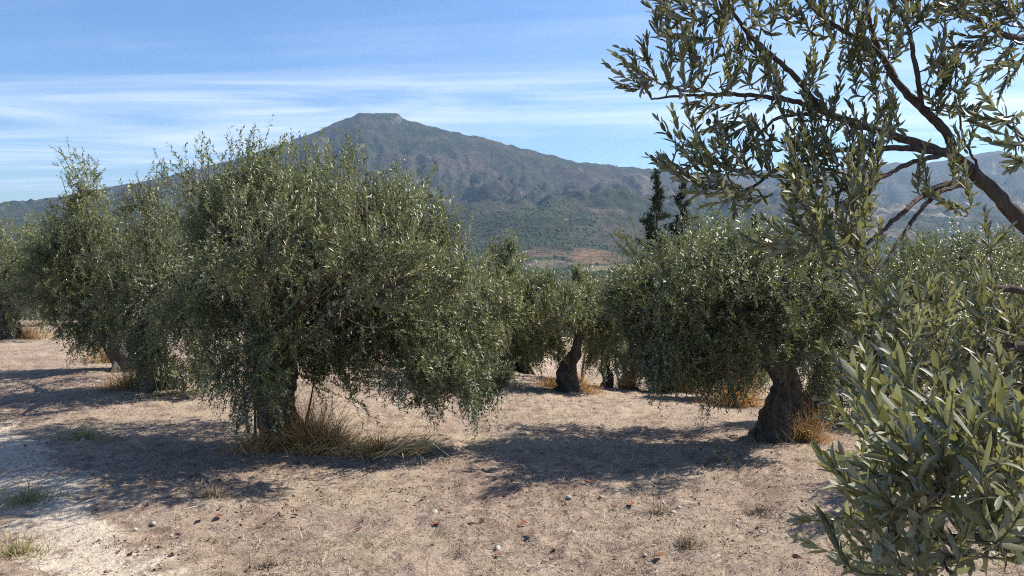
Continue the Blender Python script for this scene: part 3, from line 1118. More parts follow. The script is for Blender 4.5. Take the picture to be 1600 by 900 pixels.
def near_tree():
    g = np.random.default_rng(77)
    base = np.array([2.75, 2.15, 0.0])
    base[2] = float(near_z(base[0], base[1]))
    root = obj('olive_tree', None, label='nearest olive tree, its limb and big leaves filling the right edge', cat='olive tree',
               group='olive trees of the grove', loc=base)
    nodes = []          # skeleton nodes (world)

    def bough(pts, r0, r1, name='limb', nseg=10, world0=None, n=None):
        W_ = [at(*p) for p in pts]
        if world0 is not None:
            W_ = [np.array(world0)] + W_
        n = n or 6 * len(W_)
        P = smooth_path(np.array(W_), n)
        P[1:-1] += g.normal(0, .0012, (n - 2, 3))
        obj(name, tube_mesh(name, M_LIMB, P - base, np.linspace(r0, r1, n) * (1 + .03 * np.sin(np.arange(n) * .9)), nseg=nseg, lump=.10, seed=len(nodes)), root)
        nodes.extend(list(P[n // 6:]))
        return P
    fork = base + np.array([0, 0, 1.15])
    Tr = smooth_path(np.array([(0, 0, -.15, 1.6), (.02, 0, .15, 1.15), (-.05, .03, .6, .95), (-.02, 0, 1.0, 1.0), (.05, .05, 1.3, .7)]), 26)
    obj('trunk', tube_mesh('trunk', M_BARK, Tr[:, :3], Tr[:, 3] * .24, nseg=22, lump=.4, seed=5, flute=.1), root)
    # the limb that arches into the picture
    bough([(1900, 590, 2.2), (1750, 480, 2.22), (1660, 402, 2.25), (1600, 350, 2.28), (1545, 292, 2.3), (1490, 243, 2.32)], .034, .017, nseg=14, world0=fork)
    bough([(1490, 243, 2.32), (1440, 226, 2.32), (1380, 207, 2.30), (1330, 190, 2.28), (1287, 175, 2.28), (1268, 152, 2.28), (1235, 112, 2.26), (1200, 82, 2.25), (1165, 48, 2.25), (1140, 5, 2.25), (1125, -50, 2.25)], .0135, .004, 'branch')
    bough([(1489, 243, 2.32), (1478, 205, 2.32), (1435, 165, 2.34), (1398, 122, 2.36), (1372, 82, 2.36), (1320, 50, 2.36), (1270, 12, 2.36), (1240, -40, 2.36)], .0155, .004, 'branch')
    bough([(1398, 122, 2.36), (1370, 70, 2.40), (1358, 30, 2.42), (1352, -30, 2.42)], .011, .005, 'branch')
    bough([(1440, 166, 2.34), (1434, 120, 2.30), (1426, 80, 2.30), (1418, 40, 2.30), (1390, 0, 2.30), (1375, -40, 2.30)], .0085, .004, 'branch')
    bough([(1284, 174, 2.28), (1240, 158, 2.26), (1180, 150, 2.24), (1120, 148, 2.22), (1060, 150, 2.20), (1018, 155, 2.18)], .0085, .0025, 'branch')
    bough([(1470, 238, 2.32), (1420, 232, 2.28), (1360, 232, 2.25), (1300, 236, 2.22), (1250, 252, 2.20), (1215, 262, 2.18), (1180, 290, 2.16), (1150, 305, 2.14)], .010, .003, 'branch')
    bough([(1272, 178, 2.28), (1225, 182, 2.22), (1195, 200, 2.2), (1160, 245, 2.16), (1135, 275, 2.12)], .006, .0025, 'branch')
    bough([(1470, 242, 2.32), (1420, 256, 2.2), (1380, 276, 2.1), (1330, 292, 2.05), (1290, 310, 2.0)], .008, .003, 'branch')
    bough([(1515, 290, 2.3), (1480, 287, 2.25), (1440, 307, 2.2), (1400, 342, 2.1), (1370, 368, 2.05), (1330, 400, 2.0)], .010, .004, 'branch')
    bough([(1500, 289, 2.28), (1465, 302, 2.2), (1435, 332, 2.15), (1410, 368, 2.05), (1390, 400, 2.0), (1360, 440, 1.95)], .008, .003, 'branch')
    bough([(1503, 262, 2.32), (1522, 275, 2.34), (1528, 262, 2.34), (1515, 235, 2.34), (1505, 215, 2.34), (1500, 180, 2.3)], .005, .003, 'branch')
    bough([(1440, 166, 2.33), (1465, 170, 2.3), (1485, 140, 2.3), (1478, 90, 2.3)], .004, .002, 'branch')
    bough([(1720, 40, 2.5), (1640, 45, 2.45), (1590, 60, 2.4), (1540, 40, 2.35), (1500, 10, 2.3)], .020, .004, 'branch', world0=base + np.array([.0, .1, 1.9]))
    bough([(1720, 240, 2.1), (1640, 235, 2.0), (1600, 215, 1.95), (1565, 185, 1.95)], .012, .003, 'branch', world0=base + np.array([.0, 0, 1.6]))
    # boughs lower down
    bough([(1720, 560, 1.9), (1600, 540, 1.85), (1500, 560, 1.8), (1420, 575, 1.75), (1340, 590, 1.75)], .018, .004, 'branch', world0=base + np.array([-.05, 0, .75]))
    bough([(1700, 480, 2.1), (1600, 455, 2.05), (1520, 450, 2.0), (1440, 470, 1.95), (1370, 500, 1.9)], .015, .004, 'branch', world0=base + np.array([-.05, 0, .9]))
    bough([(1720, 640, 1.32), (1600, 618, 1.25), (1520, 640, 1.2), (1450, 650, 1.18), (1450, 660, 1.16)], .012, .003, 'branch', world0=base + np.array([-.1, -.1, .8]))
    bough([(1740, 760, 1.30), (1640, 735, 1.22), (1540, 720, 1.18), (1450, 720, 1.16), (1430, 735, 1.15)], .014, .003, 'branch', world0=base + np.array([-.1, -.1, .7]))
    bough([(1740, 880, 1.30), (1640, 850, 1.24), (1540, 840, 1.2), (1450, 845, 1.2), (1430, 850, 1.2)], .014, .003, 'branch', world0=base + np.array([-.1, -.1, .6]))
    # the part of the crown outside the picture
    bough([(1900, 150, 3.3), (1820, 20, 3.8), (1780, -150, 4.0)], .05, .012, world0=fork)
    bough([(2050, 200, 3.5), (2000, 60, 3.9)], .05, .012, world0=fork)
    sk = np.array(nodes)

    shoots = []     # (P, D, L, leaf)

    def spray(cx, cy, rx, ry, Y, n, dpx, leaf=.036, ln=(.055, .13), dY=.10, dens=.86):
        """n leafy shoots round a place; dpx: the way they point, in the picture's right/up sense plus depth"""
        for _ in range(max(1, int(n * dens + g.random()))):
            while True:
                u, v = g.uniform(-1, 1, 2)
                if u * u + v * v < 1:
                    break
            p = at(cx + u * rx, cy + v * ry, Y + g.uniform(-dY, dY))
            d = np.array([dpx[0], g.normal(0, .35), dpx[1]]) + g.normal(0, .33, 3)
            shoots.append((p, d / np.linalg.norm(d), g.uniform(*ln), leaf))
    UL = (-.45, .75)
    UP = (-.1, 1)
    LT = (-.9, .2)
    for a in [(1035, 118, 34, 40, 2.2, 9, UL), (1075, 110, 40, 35, 2.2, 9, UP), (1120, 118, 45, 35, 2.22, 12, UP), (1165, 110, 40, 35, 2.22, 10, UP), (1035, 45, 12, 30, 2.2, 3, UP), (1018, 140, 18, 15, 2.18, 5, LT),
              (1075, 30, 35, 20, 2.22, 5, LT), (1110, 15, 40, 25, 2.22, 8, UL), (1160, 25, 45, 28, 2.22, 9, UP), (1215, 35, 45, 30, 2.24, 9, UP), (1090, 55, 30, 10, 2.22, 3, LT), (1120, 65, 25, 20, 2.22, 5, UP),
              (1130, 155, 50, 16, 2.22, 6, (-.7, -.2)), (1190, 150, 40, 20, 2.24, 7, UP), (1160, 185, 25, 12, 2.2, 3, (-.5, -.5)), (1235, 150, 30, 20, 2.26, 5, UP),
              (1280, 30, 40, 28, 2.34, 9, UP), (1320, 45, 40, 28, 2.34, 9, UP), (1350, 20, 35, 25, 2.36, 7, UP), (1370, 90, 30, 25, 2.36, 8, UP), (1330, 90, 30, 22, 2.34, 6, UP),
              (1420, 30, 35, 28, 2.3, 9, UP), (1445, 20, 30, 22, 2.3, 7, UP), (1400, 65, 25, 22, 2.3, 5, UP), (1340, 140, 40, 16, 2.3, 5, UP), (1385, 150, 22, 22, 2.3, 4, UP),
              (1468, 120, 16, 30, 2.25, 8, (.05, 1)), (1490, 120, 18, 22, 2.28, 8, (.3, 1)), (1515, 95, 12, 14, 2.3, 2, (.6, .8)), (1475, 160, 22, 14, 2.3, 6, (.2, .9)), (1500, 172, 14, 10, 2.3, 3, (.6, .3)),
              (1262, 115, 20, 20, 2.26, 3, UP), (1265, 195, 35, 18, 2.2, 5, UP), (1300, 200, 35, 16, 2.24, 5, UP), (1370, 200, 35, 16, 2.26, 6, UP), (1330, 225, 45, 16, 2.22, 8, UP), (1400, 215, 25, 12, 2.26, 4, UP),
              (1250, 235, 30, 20, 2.18, 6, UP), (1215, 225, 18, 16, 2.16, 4, UL), (1505, 230, 10, 12, 2.32, 2, UP), (1470, 180, 14, 10, 2.3, 2, UP),
              (1530, 20, 35, 20, 2.3, 7, LT), (1570, 30, 35, 28, 2.36, 9, LT), (1555, 65, 35, 18, 2.34, 8, (-.7, -.3)), (1590, 90, 20, 22, 2.38, 6, (-.6, -.4)), (1500, 15, 25, 14, 2.3, 5, LT), (1590, 20, 25, 25, 2.4, 6, LT),
              (1570, 195, 18, 14, 1.9, 4, (-.8, .5)), (1590, 225, 16, 14, 1.9, 4, (-.9, .1)), (1595, 245, 16, 10, 1.9, 3, (-.7, -.2)),
              (1065, 238, 14, 12, 2.1, 3, UL), (1095, 248, 16, 14, 2.1, 4, UL), (1145, 240, 14, 14, 2.12, 3, UP), (1175, 240, 16, 16, 2.14, 4, UP), (1100, 268, 40, 14, 2.1, 9, LT), (1150, 272, 36, 18, 2.1, 9, UL),
              (1195, 262, 20, 14, 2.14, 4, UP), (1120, 295, 45, 16, 2.05, 9, LT), (1165, 305, 36, 18, 2.05, 8, (-.6, -.3)),
              (1265, 272, 24, 26, 2.1, 8, UP), (1300, 270, 36, 26, 2.1, 12, UP), (1340, 260, 34, 22, 2.15, 9, UP), (1280, 310, 46, 26, 2.0, 13, UL), (1340, 305, 36, 30, 2.0, 11, UP),
              (1280, 350, 46, 24, 1.95, 12, UL), (1340, 350, 36, 28, 1.95, 11, UP), (1250, 385, 40, 18, 1.9, 8, LT), (1310, 395, 46, 26, 1.9, 12, UL), (1350, 420, 36, 26, 1.9, 10, UL),
              (1380, 290, 14, 8, 2.1, 2, UP), (1440, 280, 16, 8, 2.2, 2, UP), (1485, 275, 20, 14, 2.28, 5, UP), (1440, 300, 16, 8, 2.2, 3, UP), (1512, 330, 12, 12, 2.1, 4, UL), (1540, 385, 14, 12, 2.05, 3, UP)]:
        spray(*a)
    for a in [(1330, 460, 45, 30, 1.85, 9, UL), (1400, 470, 55, 40, 1.9, 9, UP), (1470, 470, 55, 35, 1.95, 7, UP), (1560, 475, 45, 30, 1.95, 6, UP),
              (1330, 520, 45, 35, 1.8, 11, UL), (1400, 520, 55, 40, 1.8, 13, UP), (1480, 510, 60, 40, 1.85, 14, UP), (1560, 500, 55, 40, 1.85, 13, UP), (1325, 575, 40, 30, 1.75, 10, UL), (1390, 575, 55, 35, 1.75, 12, UL),
              (1460, 570, 55, 35, 1.75, 12, UP), (1550, 560, 55, 35, 1.8, 11, UP), (1300, 610, 25, 16, 1.75, 4, LT), (1350, 625, 40, 20, 1.7, 7, LT)]:
        a = (a[0] + max(0, 1460 - a[0]) * .40, a[1] + 35) + a[2:]
        spray(*a, leaf=.033, ln=(.07, .14), dY=.22, dens=.90)
    for a in [(1405, 590, 10, 20, 1.15, 2, UP), (1470, 600, 26, 26, 1.2, 5, UL), (1530, 590, 26, 30, 1.2, 5, UP), (1585, 610, 24, 34, 1.2, 5, UP), (1400, 650, 26, 26, 1.15, 4, UL), (1460, 660, 40, 30, 1.15, 8, UL),
              (1540, 660, 45, 36, 1.15, 9, UL), (1590, 680, 25, 36, 1.15, 6, UP), (1400, 700, 30, 26, 1.2, 5, UL), (1450, 720, 46, 30, 1.15, 9, UL), (1525, 720, 46, 32, 1.12, 9, UL), (1590, 740, 30, 36, 1.12, 6, UP),
              (1385, 760, 26, 26, 1.25, 5, UL), (1430, 780, 46, 30, 1.2, 8, UL), (1500, 785, 46, 34, 1.15, 9, UL), (1575, 800, 40, 36, 1.12, 8, UL), (1390, 830, 26, 26, 1.3, 5, UL), (1430, 850, 46, 30, 1.2, 8, UL),
              (1505, 850, 46, 34, 1.15, 9, UL), (1580, 870, 36, 34, 1.12, 8, UL), (1410, 900, 40, 22, 1.3, 6, UL), (1470, 905, 50, 26, 1.2, 7, UL), (1365, 710, 14, 14, 1.4, 3, LT), (1345, 790, 12, 14, 1.5, 2, LT), (1350, 880, 14, 14, 1.5, 3, UL)]:
        a = (a[0] - 12, a[1] + max(0, 860 - a[1]) * .33) + a[2:]
        spray(*a, leaf=.040, ln=(.06, .13), dY=.22, dens=1.0)
    # beyond the frame
    for a in [(1780, -80, 160, 110, 4.0, 30, UP), (2000, 100, 160, 120, 3.9, 40, UP), (1250, -70, 200, 50, 2.35, 20, UP), (1560, -60, 90, 50, 2.4, 10, UP), (1740, 800, 80, 120, 1.5, 14, UL)]:
        spray(*a, dY=.4)
    # twigs: every shoot grows from the nearest wood, nearest first
    tw = Bag()
    P0 = np.array([s[0] for s in shoots])
    d0 = np.array([np.min(np.sum((sk - p) ** 2, 1)) for p in P0])
    out = []
    for i in np.argsort(d0):
        p, d, ln, lf = shoots[i]
        dd = np.linalg.norm(sk - p, axis=1) 
        j = np.argmin(dd)
        a = sk[j]
        gap = dd[j]
        n1 = 5
        ctl = np.vstack([a, a + (p - a) * .55 + d * gap * -.08 + g.normal(0, .008, 3), p])
        bend = d + np.array([0, 0, .12])
        pts = np.vstack([smooth_path(ctl, n1), p + d * ln * .5, p + bend / np.linalg.norm(bend) * ln * 1.0])
        pts = smooth_path(pts[[0, 2, 4, 5, 6]], 9)
        tw.tube(pts - base, np.linspace(.0022 + min(gap, .3) * .007, .0010, 9), nseg=4)
        sk = np.vstack([sk, pts[1:7]])
        out.append((pts, ln, lf, gap))
    obj('twigs', tw.mesh('twigs', M_TWIG), root, kind='stuff')
    # leaves: opposite pairs, each pair crossed over the last
    recs = []
    for pts, ln, lf, gap in out:
        seg = np.linalg.norm(np.diff(pts, axis=0), axis=1)
        s = np.concatenate([[0], np.cumsum(seg)])
        tot = s[-1]
        start = max(tot - ln - min(gap, .06) * .8, .01)
        step = lf * .40
        ph = g.uniform(0, np.pi)
        pt = np.clip(g.normal(.24 if pts[-1][2] > 1.75 else .55, .20), 0, 1)  # upper sprays tinted darker as if backlit, lower ones yellower as if sunlit
        q = start
        k_ = 0
        while q < tot + step * .4:
            c = np.array([np.interp(q, s, pts[:, a]) for a in range(3)])
            c2 = np.array([np.interp(q + .01, s, pts[:, a]) for a in range(3)])
            c1 = np.array([np.interp(q - .01, s, pts[:, a]) for a in range(3)])
            T = c2 - c1
            T = T / max(np.linalg.norm(T), 1e-9)
            e1 = np.cross(T, [0, 0, 1.0] if abs(T[2]) < .95 else [1.0, 0, 0])
            e1 /= np.linalg.norm(e1)
            e2 = np.cross(T, e1)
            frac = (q - start) / max(tot - start, .01)
            sz = lf * (.75 + .5 * math.sin(np.pi * min(.12 + frac * .8, 1)))
            for sg in (0, np.pi):
                if g.random() < .17:
                    continue
                a_ = ph + sg + g.normal(0, .22)
                u = math.cos(a_) * e1 + math.sin(a_) * e2
                op = g.uniform(.35, .75) * (1.15 - .5 * frac)
                A = T + u * op
                A /= np.linalg.norm(A)
                N = T - A * (A @ T)
                N = N / max(np.linalg.norm(N), 1e-6) + g.normal(0, .22, 3)
                N = N - A * (A @ N)
                N /= np.linalg.norm(N)
                recs.append((c, A, N, sz * g.uniform(.62, 1.2), sz * g.uniform(.20, .28), np.clip(pt + g.normal(0, .10), 0, 1)))
            ph += np.pi / 2 + g.normal(0, .15)
            q += step * g.uniform(.85, 1.2)
            k_ += 1
    C = np.array([r[0] for r in recs])
    dist = np.linalg.norm(C - EYE, axis=1)
    # which leaves show largest: nearest ones inside the picture
    v = C - EYE
    dep = v @ F_
    ix = 800 + FPX * v[:, 0] / dep
    iy = 450 - FPX * (v @ U_) / dep
    inside = (ix > 0) & (ix < 1590) & (iy > 5) & (iy < 890)
    score = np.where(inside, np.array([r[3] for r in recs]) / dist, 0)
    top = set(np.argsort(-score)[:300].tolist())
    me = {}
    for b in range(6):
        tv = (b + .5) / 6
        me[b] = mesh_np('leaf', LV * np.array([1, 1, (.4, 2.6, 1.2, 3.2, -.6, 1.9)[b]]), LF, True, {'tint': ('FLOAT', np.full(len(LV), tv))}, M_NEAR)
    VV, FF, TT = [], [], []
    nn = 0
    for i, (c, A, N, ll, ww, tn) in enumerate(recs):
        sd = np.cross(N, A)
        if i in top:
            o = bpy.data.objects.new('leaf', me[min(int(tn * 6), 5)])
            COL.objects.link(o)
            o.parent = root
            b_ = c - base
            o.matrix_local = Matrix(((A[0] * ll, sd[0] * ww, N[0] * ll, b_[0]), (A[1] * ll, sd[1] * ww, N[1] * ll, b_[1]),
                                     (A[2] * ll, sd[2] * ww, N[2] * ll, b_[2]), (0, 0, 0, 1)))
        else:
            VV.append(c - base + LV[:, :1] * A * ll + LV[:, 1:2] * sd * ww + LV[:, 2:] * N * ll * g.normal(1.6, 1.3))
            FF.append(LF + nn)
            TT.append(np.full(len(LV), tn))
            nn += len(LV)
    m_ = mesh_np('foliage', np.vstack(VV), np.vstack(FF), True, {'tint': ('FLOAT', np.concatenate(TT))}, M_NEAR)
    obj('foliage', m_, root, kind='stuff')
    print('near leaves', len(recs))
    # two ripe olives on their stalks
    for px, py in ((1107, 190), (1119, 189)):
        c = at(px, py, 2.2) - base
        V, F = [], []
        nu, nv = 10, 7
        for j in range(nv + 1):
            th = np.pi * j / nv
            for i in range(nu):
                ph = 2 * np.pi * i / nu
                V.append((.0078 * math.sin(th) * math.cos(ph), .0078 * math.sin(th) * math.sin(ph), .0098 * math.cos(th)))
        for j in range(nv):
            for i in range(nu):
                F.append((j * nu + i, (j + 1) * nu + i, (j + 1) * nu + (i + 1) % nu, j * nu + (i + 1) % nu))
        o = obj('olive', mesh_np('olive', np.array(V), np.array(F), True, None, M_FRUIT), root, loc=c, label='ripe black olive hanging below the branch')
        st = smooth_path(np.array([(0, 0, .009), (.001, 0, .025), (.004, 0, .045)]), 5)
        obj('stalk', tube_mesh('stalk', M_TWIG, st, np.full(5, .0008), nseg=5), o)


near_tree()


# ------------------------------------------------------------------ grass, stones, litter
def blades(P, A, L, Wd, bend, g):
    """bent two-segment blades: P base, A direction, bend = how far the tip falls over"""
    side = unit(np.cross(A, unit(g.normal(0, 1, A.shape))))
    out = unit(np.cross(side, A))
    m_ = P + A * (L * .55)[:, None]
    t = m_ + unit(A + out * bend[:, None] + np.array([0, 0, -.5]) * bend[:, None]) * (L * .5)[:, None]
    h = (Wd * .5)[:, None] * side
    V = np.stack([P - h, P + h, m_ - h * .8, m_ + h * .8, t], 1).reshape(-1, 3)
    i = np.arange(len(P))[:, None, None] * 5
    F = (i + np.array([[0, 1, 3], [0, 3, 2], [2, 3, 4]])[None]).reshape(-1, 3)
    return V, F


def straw_litter():
    g = np.random.default_rng(3)
    n = 215000
    # evenly over the ground in view, thinning with distance
    y = 4.0 * (18 / 4.0) ** g.random(n)
    x = y * g.uniform(-.82, .80, n)
    dens = fbm(x * .8, y * .8, 3, 61) + .8 * fbm(x * 3, y * 3, 2, 62)
    cx = -2.85 - .85 * (y - 5.0)
    keep = (g.random(n) < .62 + .4 * dens) & ~((np.abs(x - cx) < .62) & (g.random(n) < .82) & (y < 9))
    x, y = x[keep], y[keep]
    n = len(x)
    z = near_z(x, y) + relief(x, y)
    a = g.uniform(0, 2 * np.pi, n)
    el = np.abs(g.normal(.10, .22, n))
    up = g.random(n) < .10
    el = np.where(up, g.uniform(.5, 1.3, n), el)
    A = np.stack([np.cos(a) * np.cos(el), np.sin(a) * np.cos(el), np.sin(el)], -1)
    L = g.gamma(3.0, .014, n) + .02
    P = np.stack([x, y, z + .002], -1)
    sd = unit(np.cross(A, np.array([0, 0, 1.0]) + g.normal(0, .4, A.shape))) * (g.uniform(.0007, .0019, n) * (1 + y * .09))[:, None]
    V = np.stack([P - sd, P + sd, P + A * L[:, None]], 1).reshape(-1, 3)
    F = np.arange(n * 3).reshape(-1, 3)
    tn = np.clip(g.normal(.50, .30, n) + .25 * fbm(x * 1.3, y * 1.3, 2, 66), 0, 1)
    nt, nb = 2600, 13
    ty = 4.2 * (14 / 4.2) ** g.random(nt)
    tx = ty * g.uniform(-.8, .75, nt)
    ok = fbm(tx * .9, ty * .9, 3, 67) + g.normal(0, .25, nt) > .05
    tx, ty = np.repeat(tx[ok], nb), np.repeat(ty[ok], nb)
    tt = np.repeat(np.clip(g.normal(.35, .25, ok.sum()), 0, 1), nb)
    sz = np.repeat(g.uniform(.03, .085, ok.sum()), nb)
    m_ = len(tx)
    tx = tx + g.normal(0, .4, m_) * sz
    ty = ty + g.normal(0, .4, m_) * sz
    B = np.stack([tx, ty, near_z(tx, ty) + relief(tx, ty) - .004], -1)
    TA = unit(g.normal(0, .55, (m_, 3)) + np.array([0, 0, .75]))
    ts = unit(np.cross(TA, g.normal(0, 1, (m_, 3)))) * g.uniform(.001, .0026, (m_, 1))
    V2 = np.stack([B - ts, B + ts, B + TA * (sz * g.uniform(.5, 1.2, m_))[:, None]], 1).reshape(-1, 3)
    V = np.vstack([V, V2])
    F = np.arange(len(V)).reshape(-1, 3)
    tn = np.concatenate([tn, np.clip(tt + g.normal(0, .1, m_), 0, 1)])
    me = mesh_np('straw_litter', V, F, False, {'tint': ('FLOAT', np.repeat(tn, 3))}, M_STRAW)
    obj('straw_litter', me, kind='stuff', label='short dry straw and grass stubble covering the earth', cat='straw')


straw_litter()


def grass_clump(label, px, py, radius, height, n, mat, seed, squash=.6, arch=0, cat='grass clump', name='dry_grass_clump', group='dry grass clumps', off=(0, 0)):
    g = np.random.default_rng(seed)
    c = ground_hit(px, py)
    c[0] += off[0]
    c[1] += off[1]
    q = np.minimum(np.abs(g.normal(0, .55, n)), 1.15) * radius
    a = g.uniform(0, 2 * np.pi, n)
    q = q * (1 + .45 * np.sin(a * 3 + seed) * np.cos(a * 2 + seed * 2))
    x = c[0] + q * np.cos(a)
    y = c[1] + q * np.sin(a) * squash
    z = near_z(x, y) - .01
    h = height * g.gamma(4.0, .22, n) * np.clip(1.15 - .75 * q / radius, .15, 2) * (1 + .5 * fbm(x * 6, y * 6, 2, seed))
    A = np.stack([np.cos(a) * q / radius * .55, np.sin(a) * q / radius * .4, np.ones(n)], -1) + g.normal(0, .48, (n, 3))
    A = unit(A)
    V, F = blades(np.stack([x, y, z], -1), A, h, g.uniform(.003, .007, n), g.uniform(.1, 1.4, n), g)
    tn = np.clip(g.normal(.5, .22, n), 0, 1)
    if arch:
        # long flattened stalks that arch over to the ground
        bx, by = c[0] + g.uniform(-.2, 1.0, arch) * radius, c[1] + g.uniform(-.6, .3, arch) * radius
        aa = g.uniform(-.9, .7, arch)
        AA = unit(np.stack([np.cos(aa), np.sin(aa), g.uniform(.25, .9, arch)], -1))
        V2, F2 = blades(np.stack([bx, by, near_z(bx, by)], -1), AA, g.uniform(.25, .55, arch), g.uniform(.006, .013, arch), g.uniform(.8, 2.2, arch), g)
        F = np.vstack([F, F2 + len(V)])
        V = np.vstack([V, V2])
        tn = np.concatenate([tn, g.uniform(.6, 1, arch)])
    me = mesh_np('blades', V - c, F, False, {'tint': ('FLOAT', np.repeat(tn, 5))}, mat)
    root = obj(name, None, label=label, cat=cat, group=group, loc=c)
    obj('blades', me, root, kind='stuff')


grass_clump('tall orange dry grass at the foot of the biggest olive tree', 488, 700, .50, .42, 2600, M_ORANGE, 1, .7, arch=110)
grass_clump('flattened straw-yellow grass spilling right of the biggest olive trunk', 590, 708, .45, .13, 1500, M_ORANGE, 2, .6, arch=110)
grass_clump('brown dry grass left of the biggest olive trunk in its shade', 400, 706, .35, .22, 900, M_ORANGE, 3, .6)
grass_clump('orange dry grass round the short cut trunk in the clearing', 905, 612, .42, .38, 900, M_ORANGE, 4, .6)
grass_clump('reddish dry grass left of the short cut trunk', 862, 606, .4, .28, 600, M_ORANGE, 5, .6)
grass_clump('bright orange dry grass under the gnarled tree crown, left patch', 1060, 608, .9, .5, 1500, M_ORANGE, 6, .4)
grass_clump('orange dry grass just left of the gnarled trunk, behind it', 1152, 636, .6, .55, 1300, M_ORANGE, 7, .5)
grass_clump('dry grass behind the clearing between two small trunks', 985, 606, .5, .42, 700, M_ORANGE, 8, .5)
grass_clump('rust-coloured dry grass at the foot of the dark leaning olive', 205, 606, .6, .34, 1100, M_ORANGE, 9, .5)
grass_clump('dry grass tuft at the far left trunk', 40, 528, 1.1, .5, 1000, M_ORANGE, 10, .4)
grass_clump('dry grass behind the slim olive at left', 175, 565, .9, .4, 900, M_ORANGE, 12, .4)
grass_clump('dry stalks at the right foot of the gnarled trunk', 1262, 690, .3, .40, 700, M_ORANGE, 13, .6)
grass_clump('pale green grass tuft in the shade left of the biggest olive', 130, 686, .50, .15, 520, M_GREENGRASS, 14, .5, name='green_grass_clump')
grass_clump('pale green grass tuft beside the white dusty track', 45, 782, .40, .15, 420, M_GREENGRASS, 15, .5, name='green_grass_clump')
grass_clump('pale green grass tuft at the lower left corner', 30, 866, .34, .12, 340, M_GREENGRASS, 16, .5, name='green_grass_clump')
grass_clump('small straw tuft in the lower right clearing', 1075, 852, .12, .12, 260, M_STRAW, 17, .7)
grass_clump('thin straw tuft beside the pale pebbles', 1030, 805, .10, .13, 160, M_STRAW, 18, .7)
grass_clump('low straw tuft near the bottom edge, left of centre', 330, 775, .22, .10, 420, M_STRAW, 19, .5)
grass_clump('low straw tuft at the bottom edge', 420, 885, .16, .09, 320, M_STRAW, 20, .5)
grass_clump('small green sprig in the gnarled tree shade', 1135, 720, .06, .14, 60, M_GREENGRASS, 21, .7, name='green_grass_clump')
grass_clump('low straw tuft under the foreground spray', 1190, 800, .2, .07, 300, M_STRAW, 22, .5)


def stone_mesh(seed):
    g = np.random.default_rng(seed)
    n = 0
    V = [(0, 0, 1.0)]
    ring = np.radians(np.arange(0, 360, 51.43))[:7]
    for a in ring:
        V.append((.75 * math.cos(a), .75 * math.sin(a), .6))
    for a in ring + .4:
        V.append((math.cos(a), math.sin(a), -.05))
    for a in ring:
        V.append((.8 * math.cos(a), .8 * math.sin(a), -.55))
    V = np.array(V) * g.uniform(.78, 1.18, (22, 1)) * np.array([1.0, .75, .55])
    F = []
    for q in range(7):
        r = (q + 1) % 7
        F += [(0, 1 + q, 1 + r), (1 + q, 8 + q, 1 + r), (1 + r, 8 + q, 8 + r), (8 + q, 15 + q, 15 + r), (8 + q, 15 + r, 8 + r)]
    return mesh_np('stone', V, np.array(F), False, None, M_STONE)


STONES = [stone_mesh(i) for i in range(5)]
for q, (px, py, w, lb) in enumerate([
        (778, 859, 15, 'round pale stone at the bottom edge, right of centre'), (889, 779, 13, 'pale stone below the gnarled tree shadow'),
        (1037, 787, 8, 'small white pebble above the pebble cluster'), (1061, 794, 11, 'grey-white stone, rightmost of the pebble cluster'),
        (1052, 802, 12, 'flat white stone in the middle of the pebble cluster'), (1009, 805, 9, 'white pebble on the left of the pebble cluster'),
        (999, 813, 12, 'flat white stone lowest and leftmost in the pebble cluster'), (1189, 832, 8, 'small pale stone right of the straw tuft'),
        (1196, 864, 8, 'small pale stone near the foreground spray shadow'), (1337, 895, 16, 'pale stone under the foreground spray at the bottom edge'),
        (1153, 816, 7, 'tiny pale stone between the straw tuft and the spray'), (1039, 826, 8, 'tan pebble under the pebble cluster'),
        (975, 691, 8, 'white pebble inside the gnarled tree shadow'), (515, 885, 9, 'white pebble at the bottom edge, left of centre'),
        (678, 802, 14, 'broken pale stone in the middle of the straw'), (636, 783, 7, 'small white pebble below the biggest olive shadow'),
        (313, 877, 9, 'white pebble right of the dusty track, bottom edge'), (240, 819, 11, 'pale flat stone at the edge of the dusty track'),
        (212, 828, 10, 'pale flat stone on the dusty track'), (250, 648, 9, 'white stone on the sunny strip behind the biggest olive shadow'),
        (130, 688, 10, 'white stone inside the pale green tuft'), (268, 838, 8, 'small grey stone right of the dusty track'),
        (1265, 770, 8, 'pale pebble at the edge of the gnarled tree shadow, right'), (1117, 770, 7, 'pale pebble under the shadow of the old tree'),
        (1008, 868, 8, 'small pale stone left of the dead brown leaf'), (700, 700, 7, 'white pebble right of the flattened yellow grass')]):
    c = ground_hit(px, py)
    s = w * c[1] / FPX * .5
    o = obj('stone', STONES[q % 5], label=lb, cat='stone', group='pale stones on the ground', loc=c + np.array([0, 0, s * .25]))
    o.scale = (s, s, s)
    o.rotation_euler = (rng.uniform(-.2, .2), rng.uniform(-.2, .2), rng.uniform(0, 6))


